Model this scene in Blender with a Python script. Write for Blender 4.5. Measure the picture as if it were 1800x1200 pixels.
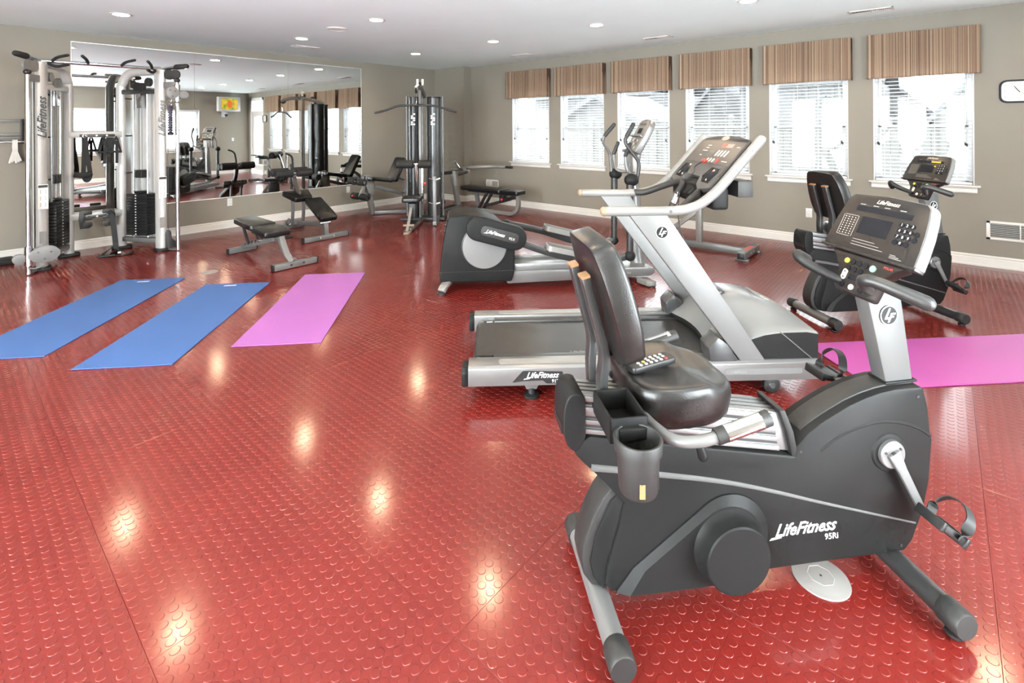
import bpy, bmesh, math, random
from mathutils import Vector, Matrix
random.seed(7)
sc = bpy.context.scene
for o in list(bpy.data.objects):
    bpy.data.objects.remove(o)

# ------------------------------------------------------------------ camera
TH = 0.8599                      # the window wall runs along y, the mirror wall along x
EYE = 1.508
cam_d = bpy.data.cameras.new('camera')
cam_d.sensor_fit = 'HORIZONTAL'
cam_d.sensor_width = 36.0
cam_d.lens = 880.9 / 1800 * 36.0
cam_d.shift_y = -(600 - 223.04) / 1800
cam_d.clip_start = 0.02
cam = bpy.data.objects.new('camera', cam_d)
sc.collection.objects.link(cam)
fw = Vector((math.sin(TH), math.cos(TH), 0))
rt = Vector((math.cos(TH), -math.sin(TH), 0))
up = Vector((0, 0, 1))
ro = 0.007                       # the camera leans a fraction of a degree
r2 = rt * math.cos(ro) - up * math.sin(ro)
u2 = up * math.cos(ro) + rt * math.sin(ro)
M = Matrix((r2, u2, -fw)).transposed().to_4x4()
M.translation = Vector((0, 0, EYE))
cam.matrix_world = M
sc.camera = cam

# ------------------------------------------------------------------ daylight, exposure
SKY = 20.0
LAMP = 54.0
w = bpy.data.worlds.new('world')
sc.world = w
w.use_nodes = True
bg = w.node_tree.nodes['Background']
bg.inputs['Color'].default_value = (0.93, 0.97, 1.0, 1)
bg.inputs['Strength'].default_value = SKY
vs = sc.view_settings
vs.view_transform = 'Standard'
vs.look = 'None'
vs.exposure = 1.55
vs.gamma = 1.0
vs.use_curve_mapping = False
cy = sc.cycles
cy.use_denoising = True
cy.max_bounces = 5
cy.diffuse_bounces = 3
cy.glossy_bounces = 3
cy.transmission_bounces = 2
cy.transparent_max_bounces = 12
cy.use_adaptive_sampling = True
cy.adaptive_threshold = 0.05
cy.adaptive_min_samples = 12
cy.caustics_reflective = False
cy.sample_clamp_indirect = 8.0

# sampling portals in the added glazed openings: they give no light of their own
def portal(loc, rot, sx, sy):
    l = bpy.data.lights.new('portal', 'AREA')
    l.shape = 'RECTANGLE'
    l.size, l.size_y = sx, sy
    l.cycles.is_portal = True
    o = bpy.data.objects.new('portal', l)
    o.location, o.rotation_euler = loc, rot
    sc.collection.objects.link(o)
for a_, c_ in ((0.90, 2.35),):
    portal(((a_ + c_) / 2, -2.03, 1.21), (math.radians(90), 0, 0), c_ - a_, 2.42)
for a_, c_ in ((-1.65, 0.05), (0.25, 1.95), (2.15, 3.85)):
    portal((-3.64, (a_ + c_) / 2, 1.21), (0, math.radians(-90), 0), 2.42, c_ - a_)

# ------------------------------------------------------------------ materials
MATS = {}
def mat(name, col, rough=0.5, metal=0.0, spec=0.5, var=0.06, nscale=6.0, bump=0.0, bscale=200.0, coat=0.0, rvar=0.06, emit=None, estr=0.0, sheen=0.0):
    if name in MATS:
        return MATS[name]
    m = bpy.data.materials.new(name)
    m.use_nodes = True
    nt = m.node_tree
    b = nt.nodes['Principled BSDF']
    tc = nt.nodes.new('ShaderNodeTexCoord')
    no = nt.nodes.new('ShaderNodeTexNoise')
    no.inputs['Scale'].default_value = nscale
    no.inputs['Detail'].default_value = 4
    nt.links.new(tc.outputs['Object'], no.inputs['Vector'])
    rp = nt.nodes.new('ShaderNodeValToRGB')
    rp.color_ramp.elements[0].position = 0.3
    rp.color_ramp.elements[1].position = 0.7
    rp.color_ramp.elements[0].color = (*[max(0, c * (1 - var)) for c in col], 1)
    rp.color_ramp.elements[1].color = (*[min(1, c * (1 + var)) for c in col], 1)
    nt.links.new(no.outputs['Fac'], rp.inputs['Fac'])
    nt.links.new(rp.outputs['Color'], b.inputs['Base Color'])
    mr = nt.nodes.new('ShaderNodeMapRange')
    mr.inputs['To Min'].default_value = max(0.0, rough - rvar)
    mr.inputs['To Max'].default_value = min(1.0, rough + rvar)
    nt.links.new(no.outputs['Fac'], mr.inputs['Value'])
    nt.links.new(mr.outputs['Result'], b.inputs['Roughness'])
    b.inputs['Metallic'].default_value = metal
    b.inputs['Specular IOR Level'].default_value = spec
    b.inputs['Coat Weight'].default_value = coat
    b.inputs['Coat Roughness'].default_value = 0.14
    if sheen:
        b.inputs['Sheen Weight'].default_value = sheen
    if bump:
        n2 = nt.nodes.new('ShaderNodeTexNoise')
        n2.inputs['Scale'].default_value = bscale
        nt.links.new(tc.outputs['Object'], n2.inputs['Vector'])
        bp = nt.nodes.new('ShaderNodeBump')
        bp.inputs['Strength'].default_value = bump
        bp.inputs['Distance'].default_value = 0.002
        nt.links.new(n2.outputs['Fac'], bp.inputs['Height'])
        nt.links.new(bp.outputs['Normal'], b.inputs['Normal'])
    if emit:
        b.inputs['Emission Color'].default_value = (*emit, 1)
        b.inputs['Emission Strength'].default_value = estr
    MATS[name] = m
    return m

mat('wall', (0.235, 0.213, 0.177), 0.75, var=0.03, nscale=2, bump=0.08, bscale=300)
mat('ceiling', (0.82, 0.925, 0.92), 0.9, var=0.015, nscale=2, bump=0.05, bscale=250)
mat('white_trim', (0.6400, 0.6160, 0.5840), 0.42, var=0.02)
mat('white_vinyl', (0.6069, 0.6069, 0.6141), 0.4, var=0.02)
mat('blind_white', (0.7000, 0.7000, 0.7100), 0.5, var=0.02)
mat('rubber_red', (0.1341, 0.0109, 0.0082), 0.38, spec=0.18, coat=0.65, var=0.10, nscale=1.1, bump=0.04, bscale=60, rvar=0.05)
mat('subfloor', (0.10, 0.02, 0.02), 0.8)
mat('mirror', (0.90, 0.92, 0.91), 0.0, metal=1.0, var=0.0, rvar=0.0)
mat('mirror_edge', (0.85, 0.84, 0.80), 0.3, metal=0.3)
mat('mat_blue', (0.0326, 0.0939, 0.2693), 0.75, var=0.05, nscale=3, bump=0.25, bscale=400)
mat('mat_orchid', (0.2784, 0.0887, 0.3122), 0.75, var=0.05, nscale=3, bump=0.25, bscale=400)
mat('mat_magenta', (0.3167, 0.0516, 0.2296), 0.55, var=0.06, nscale=3, bump=0.25, bscale=400)
mat('charcoal', (0.0106, 0.0107, 0.0106), 0.5, spec=0.16, var=0.07, nscale=5, bump=0.06, bscale=700)
mat('charcoal_soft', (0.0152, 0.0150, 0.0144), 0.55, var=0.08, nscale=5, bump=0.15, bscale=600)
mat('console_dark', (0.0109, 0.0088, 0.0081), 0.38, var=0.05)
mat('console_grey', (0.0582, 0.0554, 0.0538), 0.4, var=0.05)
mat('screen_black', (0.008, 0.008, 0.010), 0.12, var=0.0, rvar=0.02)
mat('silver', (0.1469, 0.1469, 0.1453), 0.42, metal=0.35, var=0.04, nscale=4)
mat('silver_light', (0.1697, 0.1669, 0.1641), 0.30, metal=0.45, var=0.03, nscale=4)
mat('platinum', (0.2170, 0.2083, 0.1975), 0.38, metal=0.25, var=0.05, nscale=4)
mat('aluminium', (0.2880, 0.2880, 0.2880), 0.34, metal=0.8, var=0.04, nscale=20)
mat('chrome', (0.6200, 0.6200, 0.6200), 0.16, metal=1.0, var=0.02)
mat('steel_dark', (0.0473, 0.0473, 0.0473), 0.35, metal=0.5, var=0.06)
mat('tube_grey', (0.0265, 0.0259, 0.0250), 0.4, metal=0.2, var=0.06)
mat('tower_grey', (0.0728, 0.0746, 0.0764), 0.3, metal=0.4, var=0.05)
mat('black_gloss', (0.0072, 0.0078, 0.0096), 0.33, var=0.05)
mat('black_vinyl', (0.0037, 0.0035, 0.0037), 0.36, var=0.12, bump=0.25, bscale=350)
mat('seat_vinyl', (0.0117, 0.0109, 0.0104), 0.30, var=0.10, bump=0.2, bscale=350)
mat('black_plastic', (0.0099, 0.0099, 0.0099), 0.45, var=0.1)
mat('black_rubber', (0.0075, 0.0075, 0.0075), 0.6, var=0.1)
mat('belt_black', (0.0187, 0.0181, 0.0175), 0.36, var=0.10, nscale=3, bump=0.1, bscale=500)
mat('foam_black', (0.0070, 0.0070, 0.0070), 0.7, var=0.15, bump=0.4, bscale=250)
mat('weight_iron', (0.0070, 0.0070, 0.0075), 0.42, var=0.1)
mat('hood_grey', (0.1823, 0.1823, 0.1801), 0.32, metal=0.15, var=0.04, nscale=3)
mat('light_plate', (0.1521, 0.1508, 0.1494), 0.4, var=0.03)
mat('red', (0.60, 0.03, 0.025), 0.35)
mat('red_print', (0.65, 0.07, 0.05), 0.5)
mat('white_print', (0.6400, 0.6320, 0.6080), 0.5, var=0.02)
mat('grey_print', (0.30, 0.29, 0.28), 0.5, var=0.02)
mat('black_print', (0.012, 0.012, 0.012), 0.5)
mat('cream_button', (0.70, 0.62, 0.50), 0.45)
mat('green_button', (0.22, 0.52, 0.36), 0.45)
mat('yellow_print', (0.6, 0.45, 0.06), 0.5)
mat('ridge_highlight', (0.075, 0.075, 0.073), 0.4)  # lighter grey paints in the light caught by the moulded ridge
mat('badge_black', (0.010, 0.010, 0.011), 0.5, spec=0.2)
mat('upright_grey', (0.150, 0.150, 0.148), 0.46, metal=0.15, var=0.03)
mat('post_grey', (0.085, 0.085, 0.084), 0.48, metal=0.1, var=0.03)
mat('rail_grey', (0.20, 0.195, 0.185), 0.40, metal=0.2, var=0.03)
mat('shell_grey', (0.135, 0.132, 0.128), 0.45, var=0.04)
mat('tan_plastic', (0.20, 0.145, 0.095), 0.45)
mat('orange_reflection', (0.26, 0.145, 0.07), 0.4)  # orange light reflecting off post caps and a slot, put into the colour
mat('cable_silver', (0.40, 0.395, 0.385), 0.36, metal=0.15, var=0.04, nscale=4)
mat('panel_white', (0.47, 0.475, 0.465), 0.35, var=0.03)
mat('fence_vinyl', (0.0741, 0.0722, 0.0684), 0.6, var=0.02)
mat('siding_grey', (0.0650, 0.0650, 0.0663), 0.7, var=0.04)
mat('siding_pale', (0.0704, 0.0693, 0.0682), 0.7, var=0.04)
mat('roof_grey', (0.0716, 0.0716, 0.0743), 0.85, var=0.08)
mat('bounce_white', (0.80, 0.80, 0.80), 0.9, var=0.04, nscale=0.5)  # ground colour made white to bounce daylight up to the ceiling
mat('glass_dark', (0.030, 0.032, 0.034), 0.4)
mat('clock_face', (0.5850, 0.5700, 0.5100), 0.5, var=0.02)
mat('clock_rim', (0.006, 0.008, 0.018), 0.5, spec=0.25)
mat('tv_shell', (0.45, 0.45, 0.45), 0.4)
mat('cotton', (0.6150, 0.5850, 0.5550), 0.85, var=0.06, bump=0.4, bscale=300)
mat('strap_black', (0.0080, 0.0080, 0.0080), 0.75, var=0.1, bump=0.3, bscale=500)
mat('rope_dark', (0.05, 0.045, 0.07), 0.7, var=0.3, nscale=120)
mat('cable', (0.05, 0.05, 0.05), 0.4)
mat('teal_vinyl', (0.0147, 0.0269, 0.0284), 0.4)
mat('plate_white', (0.1938, 0.1812, 0.1719), 0.45, var=0.03)
mat('wire_black', (0.02, 0.018, 0.018), 0.5)
mat('lamp_glow', (0.9, 0.9, 0.9), 0.5, emit=(1.0, 0.74, 0.46), estr=LAMP)
mat('amber_led', (0.3, 0.1, 0.0), 0.5, emit=(1.0, 0.36, 0.05), estr=0.9)
mat('baffle', (0.75, 0.74, 0.72), 0.5)

MATS['lamp_glow'].cycles.emission_sampling = 'NONE'     # the disc lamp under the lens does the lighting
MATS['amber_led'].cycles.emission_sampling = 'NONE'

def glass_mat(nm, tint):
    m = bpy.data.materials.new(nm)
    m.use_nodes = True
    nt = m.node_tree
    nt.nodes.clear()
    out = nt.nodes.new('ShaderNodeOutputMaterial')
    mx = nt.nodes.new('ShaderNodeMixShader')
    tr = nt.nodes.new('ShaderNodeBsdfTransparent')
    tr.inputs['Color'].default_value = tint
    gl = nt.nodes.new('ShaderNodeBsdfGlossy')
    gl.inputs['Roughness'].default_value = 0.02
    lw = nt.nodes.new('ShaderNodeLayerWeight')
    lw.inputs['Blend'].default_value = 0.5
    pw_ = nt.nodes.new('ShaderNodeMath')
    pw_.operation = 'POWER'
    pw_.inputs[1].default_value = 5.0
    ml = nt.nodes.new('ShaderNodeMath')
    ml.operation = 'MULTIPLY_ADD'
    ml.inputs[1].default_value = 0.7
    ml.inputs[2].default_value = 0.03
    nt.links.new(lw.outputs['Facing'], pw_.inputs[0])
    nt.links.new(pw_.outputs[0], ml.inputs[0])
    nt.links.new(ml.outputs[0], mx.inputs[0])
    nt.links.new(tr.outputs[0], mx.inputs[1])
    nt.links.new(gl.outputs[0], mx.inputs[2])
    nt.links.new(mx.outputs[0], out.inputs[0])
    MATS[nm] = m
glass_mat('window_glass', (0.46, 0.475, 0.475, 1))
glass_mat('clear_glass', (0.95, 0.97, 0.97, 1))

def valance_mat():
    m = bpy.data.materials.new('valance_fabric')
    m.use_nodes = True
    nt = m.node_tree
    nt.nodes.clear()
    out = nt.nodes.new('ShaderNodeOutputMaterial')
    tc = nt.nodes.new('ShaderNodeTexCoord')
    mp = nt.nodes.new('ShaderNodeMapping')
    mp.inputs['Scale'].default_value = (0.0, 1.0, 0.0)
    nt.links.new(tc.outputs['Object'], mp.inputs['Vector'])
    n1 = nt.nodes.new('ShaderNodeTexNoise')
    n1.inputs['Scale'].default_value = 34
    n1.inputs['Detail'].default_value = 3
    n1.inputs['Roughness'].default_value = 0.7
    nt.links.new(mp.outputs[0], n1.inputs['Vector'])
    rp = nt.nodes.new('ShaderNodeValToRGB')
    cr = rp.color_ramp
    cr.interpolation = 'CONSTANT'
    stops = [(0.0, (0.118, 0.071, 0.053)), (0.36, (0.354, 0.230, 0.159)), (0.43, (0.153, 0.097, 0.076)), (0.47, (0.448, 0.325, 0.224)),
             (0.52, (0.201, 0.124, 0.092)), (0.56, (0.543, 0.443, 0.330)), (0.60, (0.236, 0.142, 0.109)), (0.66, (0.425, 0.307, 0.218))]
    cr.elements[0].position = 0.0
    cr.elements[0].color = (*stops[0][1], 1)
    cr.elements[1].position = stops[1][0]
    cr.elements[1].color = (*stops[1][1], 1)
    for p, c in stops[2:]:
        e = cr.elements.new(p)
        e.color = (*c, 1)
    nt.links.new(n1.outputs['Fac'], rp.inputs['Fac'])
    d = nt.nodes.new('ShaderNodeBsdfDiffuse')
    t = nt.nodes.new('ShaderNodeBsdfTranslucent')
    nt.links.new(rp.outputs[0], d.inputs['Color'])
    nt.links.new(rp.outputs[0], t.inputs['Color'])
    mx = nt.nodes.new('ShaderNodeMixShader')
    mx.inputs[0].default_value = 0.42
    nt.links.new(d.outputs[0], mx.inputs[1])
    nt.links.new(t.outputs[0], mx.inputs[2])
    nt.links.new(mx.outputs[0], out.inputs[0])
    MATS['valance_fabric'] = m
valance_mat()

def tv_mat():
    m = bpy.data.materials.new('tv_picture')
    m.use_nodes = True
    nt = m.node_tree
    b = nt.nodes['Principled BSDF']
    b.inputs['Base Color'].default_value = (0.01, 0.01, 0.01, 1)
    b.inputs['Roughness'].default_value = 0.2
    tc = nt.nodes.new('ShaderNodeTexCoord')
    n = nt.nodes.new('ShaderNodeTexNoise')
    n.inputs['Scale'].default_value = 7
    nt.links.new(tc.outputs['Object'], n.inputs['Vector'])
    r = nt.nodes.new('ShaderNodeValToRGB')
    r.color_ramp.elements[0].position = 0.35
    r.color_ramp.elements[0].color = (0.25, 0.42, 0.02, 1)
    r.color_ramp.elements[1].position = 0.62
    r.color_ramp.elements[1].color = (1.0, 0.62, 0.08, 1)
    nt.links.new(n.outputs['Fac'], r.inputs['Fac'])
    nt.links.new(r.outputs[0], b.inputs['Emission Color'])
    b.inputs['Emission Strength'].default_value = 0.32
    MATS['tv_picture'] = m
tv_mat()
mat('tv_fruit', (0.1, 0.02, 0.01), 0.3, emit=(0.85, 0.16, 0.03), estr=0.35)

# ------------------------------------------------------------------ mesh helpers
COL = sc.collection
def V3(*a):
    return Vector(a)

def spl(pts, k=6, closed=False):
    P = [Vector(p) for p in pts]
    n = len(P)
    out = []
    rng = n if closed else n - 1
    for i in range(rng):
        p1, p2 = P[i], P[(i + 1) % n]
        p0 = P[i - 1] if (i > 0 or closed) else p1 * 2 - p2
        p3 = P[(i + 2) % n] if (i + 2 < n or closed) else p2 * 2 - p1
        for j in range(k):
            t = j / k
            out.append(0.5 * ((2 * p1) + (p2 - p0) * t + (2 * p0 - 5 * p1 + 4 * p2 - p3) * t * t + (3 * p1 - p0 - 3 * p2 + p3) * t ** 3))
    if not closed:
        out.append(P[-1])
    return out

def rpoly(pts, r, n=4):
    """round the corners of a polygon; r may be a list, one radius a corner"""
    P = [Vector((p[0], p[1])) for p in pts]
    out = []
    N = len(P)
    for i in range(N):
        rr = r[i] if isinstance(r, (list, tuple)) else r
        a, b, c = P[i - 1], P[i], P[(i + 1) % N]
        if rr <= 0:
            out.append((b.x, b.y)); continue
        d1, d2 = (a - b), (c - b)
        l1, l2 = d1.length, d2.length
        t = min(rr, l1 * 0.49, l2 * 0.49)
        s, e = b + d1 / l1 * t, b + d2 / l2 * t
        for j in range(n + 1):
            f = j / n
            q = s * (1 - f) ** 2 + b * 2 * f * (1 - f) + e * f * f
            out.append((q.x, q.y))
    return out

def circ(cx, cy_, r, n=24, a0=0.0, a1=2 * math.pi, end=False):
    m = n + 1 if end else n
    return [(cx + r * math.cos(a0 + (a1 - a0) * i / n), cy_ + r * math.sin(a0 + (a1 - a0) * i / n)) for i in range(m)]

class MB:
    def __init__(s):
        s.v = []; s.f = []
    def add(s, vs_, fs):
        b = len(s.v)
        s.v += [tuple(p) for p in vs_]
        s.f += [tuple(b + i for i in f) for f in fs]
        return s
    def box(s, x0, x1, y0, y1, z0, z1):
        return s.add([(x0, y0, z0), (x1, y0, z0), (x1, y1, z0), (x0, y1, z0), (x0, y0, z1), (x1, y0, z1), (x1, y1, z1), (x0, y1, z1)],
                     [(0, 3, 2, 1), (4, 5, 6, 7), (0, 1, 5, 4), (1, 2, 6, 5), (2, 3, 7, 6), (3, 0, 4, 7)])
    def obox(s, c, ax, ay, az, sx, sy, sz):
        """box about c with half sizes along three axes"""
        c, ax, ay, az = Vector(c), Vector(ax).normalized(), Vector(ay).normalized(), Vector(az).normalized()
        vv = [c + ax * (sx * i) + ay * (sy * j) + az * (sz * k) for k in (-1, 1) for i, j in ((-1, -1), (1, -1), (1, 1), (-1, 1))]
        return s.add(vv, [(0, 3, 2, 1), (4, 5, 6, 7), (0, 1, 5, 4), (1, 2, 6, 5), (2, 3, 7, 6), (3, 0, 4, 7)])
    def beam(s, p0, p1, w_, h_, upv=(0, 0, 1)):
        """rectangular bar from p0 to p1, w_ across, h_ along upv"""
        p0, p1 = Vector(p0), Vector(p1)
        d = (p1 - p0)
        L = d.length
        d.normalize()
        u = Vector(upv)
        x = d.cross(u)
        if x.length < 1e-4:
            x = d.cross(Vector((1, 0, 0)))
        x.normalize()
        z = x.cross(d)
        return s.obox((p0 + p1) / 2, x, d, z, w_ / 2, L / 2, h_ / 2)
    def prism(s, pts, axis, a, b):
        n = len(pts)
        if axis == 'y':
            f = lambda p, t: (p[0], t, p[1])
        elif axis == 'x':
            f = lambda p, t: (t, p[0], p[1])
        else:
            f = lambda p, t: (p[0], p[1], t)
        return s.add([f(p, a) for p in pts] + [f(p, b) for p in pts],
                     [tuple(range(n - 1, -1, -1)), tuple(range(n, 2 * n))] + [(i, (i + 1) % n, n + (i + 1) % n, n + i) for i in range(n)])
    def pslab(s, pts, o, ex, ey, d0, d1):
        """polygon (a, b) in the plane o + a ex + b ey, extruded d0..d1 along ex x ey"""
        o, ex, ey = Vector(o), Vector(ex), Vector(ey)
        nz = ex.cross(ey).normalized()
        n = len(pts)
        return s.add([o + ex * p[0] + ey * p[1] + nz * d0 for p in pts] + [o + ex * p[0] + ey * p[1] + nz * d1 for p in pts],
                     [tuple(range(n - 1, -1, -1)), tuple(range(n, 2 * n))] + [(i, (i + 1) % n, n + (i + 1) % n, n + i) for i in range(n)])
    def rings(s, R, cap=True, closed=False):
        n = len(R[0])
        vs_ = [p for r in R for p in r]
        fs = []
        m = len(R)
        for k in range(m if closed else m - 1):
            k2 = (k + 1) % m
            for i in range(n):
                fs.append((k * n + i, k * n + (i + 1) % n, k2 * n + (i + 1) % n, k2 * n + i))
        if cap and not closed:
            fs.append(tuple(range(n - 1, -1, -1)))
            fs.append(tuple((m - 1) * n + i for i in range(n)))
        return s.add(vs_, fs)
    def cyl(s, p0, p1, r0, r1=None, n=16):
        p0, p1 = Vector(p0), Vector(p1)
        r1 = r0 if r1 is None else r1
        d = (p1 - p0).normalized()
        a = d.orthogonal().normalized()
        b = d.cross(a)
        cs = [(math.cos(2 * math.pi * i / n), math.sin(2 * math.pi * i / n)) for i in range(n)]
        return s.rings([[p0 + a * (c * r0) + b * (q * r0) for c, q in cs], [p1 + a * (c * r1) + b * (q * r1) for c, q in cs]])
    def lathe(s, prof, o, axis, n=24):
        """prof: (radius, distance along axis)"""
        o, d = Vector(o), Vector(axis).normalized()
        a = d.orthogonal().normalized()
        b = d.cross(a)
        R = []
        for r, t in prof:
            r = max(r, 1e-4)
            R.append([o + d * t + a * (r * math.cos(2 * math.pi * i / n)) + b * (r * math.sin(2 * math.pi * i / n)) for i in range(n)])
        return s.rings(R)
    def tube(s, pts, r, n=10, closed=False, flat=1.0, round_end=False):
        P = [Vector(p) for p in pts]
        m = len(P)
        rr = list(r) if isinstance(r, (list, tuple)) else [r] * m
        if len(rr) != m:
            k = len(rr)
            rr = [rr[min(k - 2, int(i / (m - 1) * (k - 1)))] * (1 - (i / (m - 1) * (k - 1) - min(k - 2, int(i / (m - 1) * (k - 1))))) + rr[min(k - 1, min(k - 2, int(i / (m - 1) * (k - 1))) + 1)] * (i / (m - 1) * (k - 1) - min(k - 2, int(i / (m - 1) * (k - 1)))) for i in range(m)]
        T = []
        for i in range(m):
            a_ = P[i - 1] if (i > 0 or closed) else P[i]
            b_ = P[(i + 1) % m] if (i < m - 1 or closed) else P[i]
            T.append((b_ - a_).normalized())
        a = T[0].orthogonal().normalized()
        if abs(T[0].z) < 0.9:
            a = (Vector((0, 0, 1)) - T[0] * T[0].z).normalized()
        R = []
        for i in range(m):
            a = (a - T[i] * a.dot(T[i])).normalized()
            b = T[i].cross(a)
            R.append([P[i] + a * (rr[i] * math.cos(2 * math.pi * j / n)) + b * (rr[i] * flat * math.sin(2 * math.pi * j / n)) for j in range(n)])
        if round_end and not closed:
            def capr(Rg, c, d, r_):
                out = []
                for q in (0.5, 0.85):
                    out.append([c + d * (r_ * q) + (p - c) * math.sqrt(1 - q * q) for p in Rg])
                return out
            R = list(reversed(capr(R[0], P[0], -T[0], rr[0]))) + R + capr(R[-1], P[-1], T[-1], rr[-1])
        return s.rings(R, closed=closed)
    def rtube(s, pts, w_, h_, upv=(0, 0, 1), closed=False):
        """rectangular bar swept along a path"""
        P = [Vector(p) for p in pts]
        m = len(P)
        R = []
        for i in range(m):
            a_ = P[i - 1] if (i > 0 or closed) else P[i]
            b_ = P[(i + 1) % m] if (i < m - 1 or closed) else P[i]
            d = (b_ - a_).normalized()
            x = d.cross(Vector(upv)).normalized()
            z = x.cross(d)
            ww = w_[i] if isinstance(w_, (list, tuple)) else w_
            hh = h_[i] if isinstance(h_, (list, tuple)) else h_
            R.append([P[i] + x * (ww / 2 * a) + z * (hh / 2 * b) for a, b in ((-1, -1), (1, -1), (1, 1), (-1, 1))])
        return s.rings(R, closed=closed)
    def ball(s, c, rx, ry=None, rz=None, n=16, m=10):
        ry = rx if ry is None else ry
        rz = rx if rz is None else rz
        R = []
        for k in range(m + 1):
            t = math.pi * (k / m)
            t = min(max(t, 0.02), math.pi - 0.02)
            R.append([(c[0] + rx * math.sin(t) * math.cos(2 * math.pi * i / n), c[1] + ry * math.sin(t) * math.sin(2 * math.pi * i / n), c[2] - rz * math.cos(t)) for i in range(n)])
        return s.rings(R)
    def grid(s, G, close=False):
        nr, nc = len(G), len(G[0])
        return s.add([p for r in G for p in r], [(i * nc + j, i * nc + j + 1, (i + 1) * nc + j + 1, (i + 1) * nc + j) for i in range(nr - 1) for j in range(nc - 1)])
    def mesh(s, name, m, bevel=0.0, seg=2, smooth=35, recalc=True):
        me = bpy.data.meshes.new(name)
        me.from_pydata(s.v, [], s.f)
        bm = bmesh.new()
        bm.from_mesh(me)
        if recalc:
            bmesh.ops.recalc_face_normals(bm, faces=bm.faces)
        if bevel > 0:
            ed = [e for e in bm.edges if len(e.link_faces) == 2 and e.calc_face_angle(0) > math.radians(28)]
            bmesh.ops.bevel(bm, geom=ed, offset=bevel, segments=seg, profile=0.5, affect='EDGES', clamp_overlap=True)
        bm.to_mesh(me)
        bm.free()
        if smooth:
            me.polygons.foreach_set('use_smooth', [True] * len(me.polygons))
            me.set_sharp_from_angle(angle=math.radians(smooth))
        me.materials.append(MATS[m] if isinstance(m, str) else m)
        return me
    def build(s, name, m, parent=None, bevel=0.0, seg=2, smooth=35, recalc=True):
        return put(name, s.mesh(name, m, bevel, seg, smooth, recalc), parent)

def put(name, me, parent=None, loc=None):
    o = bpy.data.objects.new(name, me)
    COL.objects.link(o)
    if parent is not None:
        o.parent = parent
    if loc is not None:
        o.location = loc
    return o

def tag(o, label, cat, group=None):
    o['label'] = label
    o['category'] = cat
    if group:
        o['group'] = group
    return o

def thing(name, label, cat, loc=(0, 0, 0), deg=0.0, group=None):
    o = bpy.data.objects.new(name, None)
    COL.objects.link(o)
    o.empty_display_size = 0.1
    o.location = loc
    o.rotation_euler = (0, 0, math.radians(deg))
    return tag(o, label, cat, group)

def struct(o):
    o['kind'] = 'structure'
    return o

def B(name, m, parent, x0, x1, y0, y1, z0, z1, bevel=0.003, seg=2):
    return MB().box(x0, x1, y0, y1, z0, z1).build(name, m, parent, bevel=bevel, seg=seg)

TXT = {}
def text(name, s_, size, m, parent, o, ex, ey, extr=0.0006, shear=0.0, align='CENTER', off=0.0, sx=1.0):
    key = (s_, size, m, extr, shear, align, off)
    if key not in TXT:
        cu = bpy.data.curves.new('t', 'FONT')
        cu.body = s_
        cu.size = size
        cu.shear = shear
        cu.extrude = extr
        cu.offset = off
        cu.resolution_u = 2
        cu.align_x = align
        cu.align_y = 'CENTER'
        ob = bpy.data.objects.new('t', cu)
        me = bpy.data.meshes.new_from_object(ob)
        bpy.data.objects.remove(ob)
        me.materials.clear()
        me.materials.append(MATS[m])
        TXT[key] = me
    ob = put(name, TXT[key], parent)
    ex, ey = Vector(ex).normalized(), Vector(ey).normalized()
    Mx = Matrix((ex * sx, ey, ex.cross(ey))).transposed().to_4x4()
    Mx.translation = Vector(o)
    ob.matrix_local = Mx
    return ob

def copy_tree(o, parent=None):
    c = o.copy()
    COL.objects.link(c)
    c.parent = parent
    for ch in list(o.children):
        copy_tree(ch, c)
    return c
# ------------------------------------------------------------------ room shell (metres)
UMIN, UW = -3.5, 7.275           # end wall behind the camera, window wall
VMIN, VL = -1.89, 8.264          # far side wall (seen in the mirror), mirror wall
HC = 2.7405
WC = [0.19 + 1.126 * k for k in range(6)]      # window centres along the wall
WHW, WZ0, WZ1 = 0.44, 0.835, 2.13

# floor: red rubber tiles, sixteen by sixteen raised discs each
fl = struct(MB().box(UMIN, UW, VMIN, VL, -0.06, -0.008).build('floor', 'subfloor'))
TS = 0.6096
def tile_mesh(n, rings_):
    b = MB()
    g = 0.0004
    h0, hb = -0.0012, -0.008
    e = 0.0006
    b.add([(g, g, hb), (TS - g, g, hb), (TS - g, TS - g, hb), (g, TS - g, hb), (g, g, h0 - e), (TS - g, g, h0 - e), (TS - g, TS - g, h0 - e), (g, TS - g, h0 - e),
           (g + e, g + e, h0), (TS - g - e, g + e, h0), (TS - g - e, TS - g - e, h0), (g + e, TS - g - e, h0)],
          [(0, 1, 5, 4), (1, 2, 6, 5), (2, 3, 7, 6), (3, 0, 4, 7), (4, 5, 9, 8), (5, 6, 10, 9), (6, 7, 11, 10), (7, 4, 8, 11), (8, 9, 10, 11)])
    p = TS / 16
    cs = [(math.cos(2 * math.pi * (i + 0.5) / n), math.sin(2 * math.pi * (i + 0.5) / n)) for i in range(n)]
    vv, ff = [], []
    for a in range(16):
        for c in range(16):
            x, y = (a + 0.5) * p, (c + 0.5) * p
            k0 = len(vv)
            for r, z in rings_:
                vv += [(x + r * q[0], y + r * q[1], z) for q in cs]
            for k in range(len(rings_) - 1):
                ff += [(k0 + k * n + i, k0 + k * n + (i + 1) % n, k0 + (k + 1) * n + (i + 1) % n, k0 + (k + 1) * n + i) for i in range(n)]
            m_ = k0 + (len(rings_) - 1) * n
            ff.append(tuple(m_ + i for i in range(n)))
    b.add(vv, ff)
    return b.mesh('tile', 'rubber_red', smooth=0, recalc=False)
tile_near = tile_mesh(18, [(0.0147, -0.0013), (0.0144, -0.0008), (0.0138, -0.0003), (0.0127, 0.0)])
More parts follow.
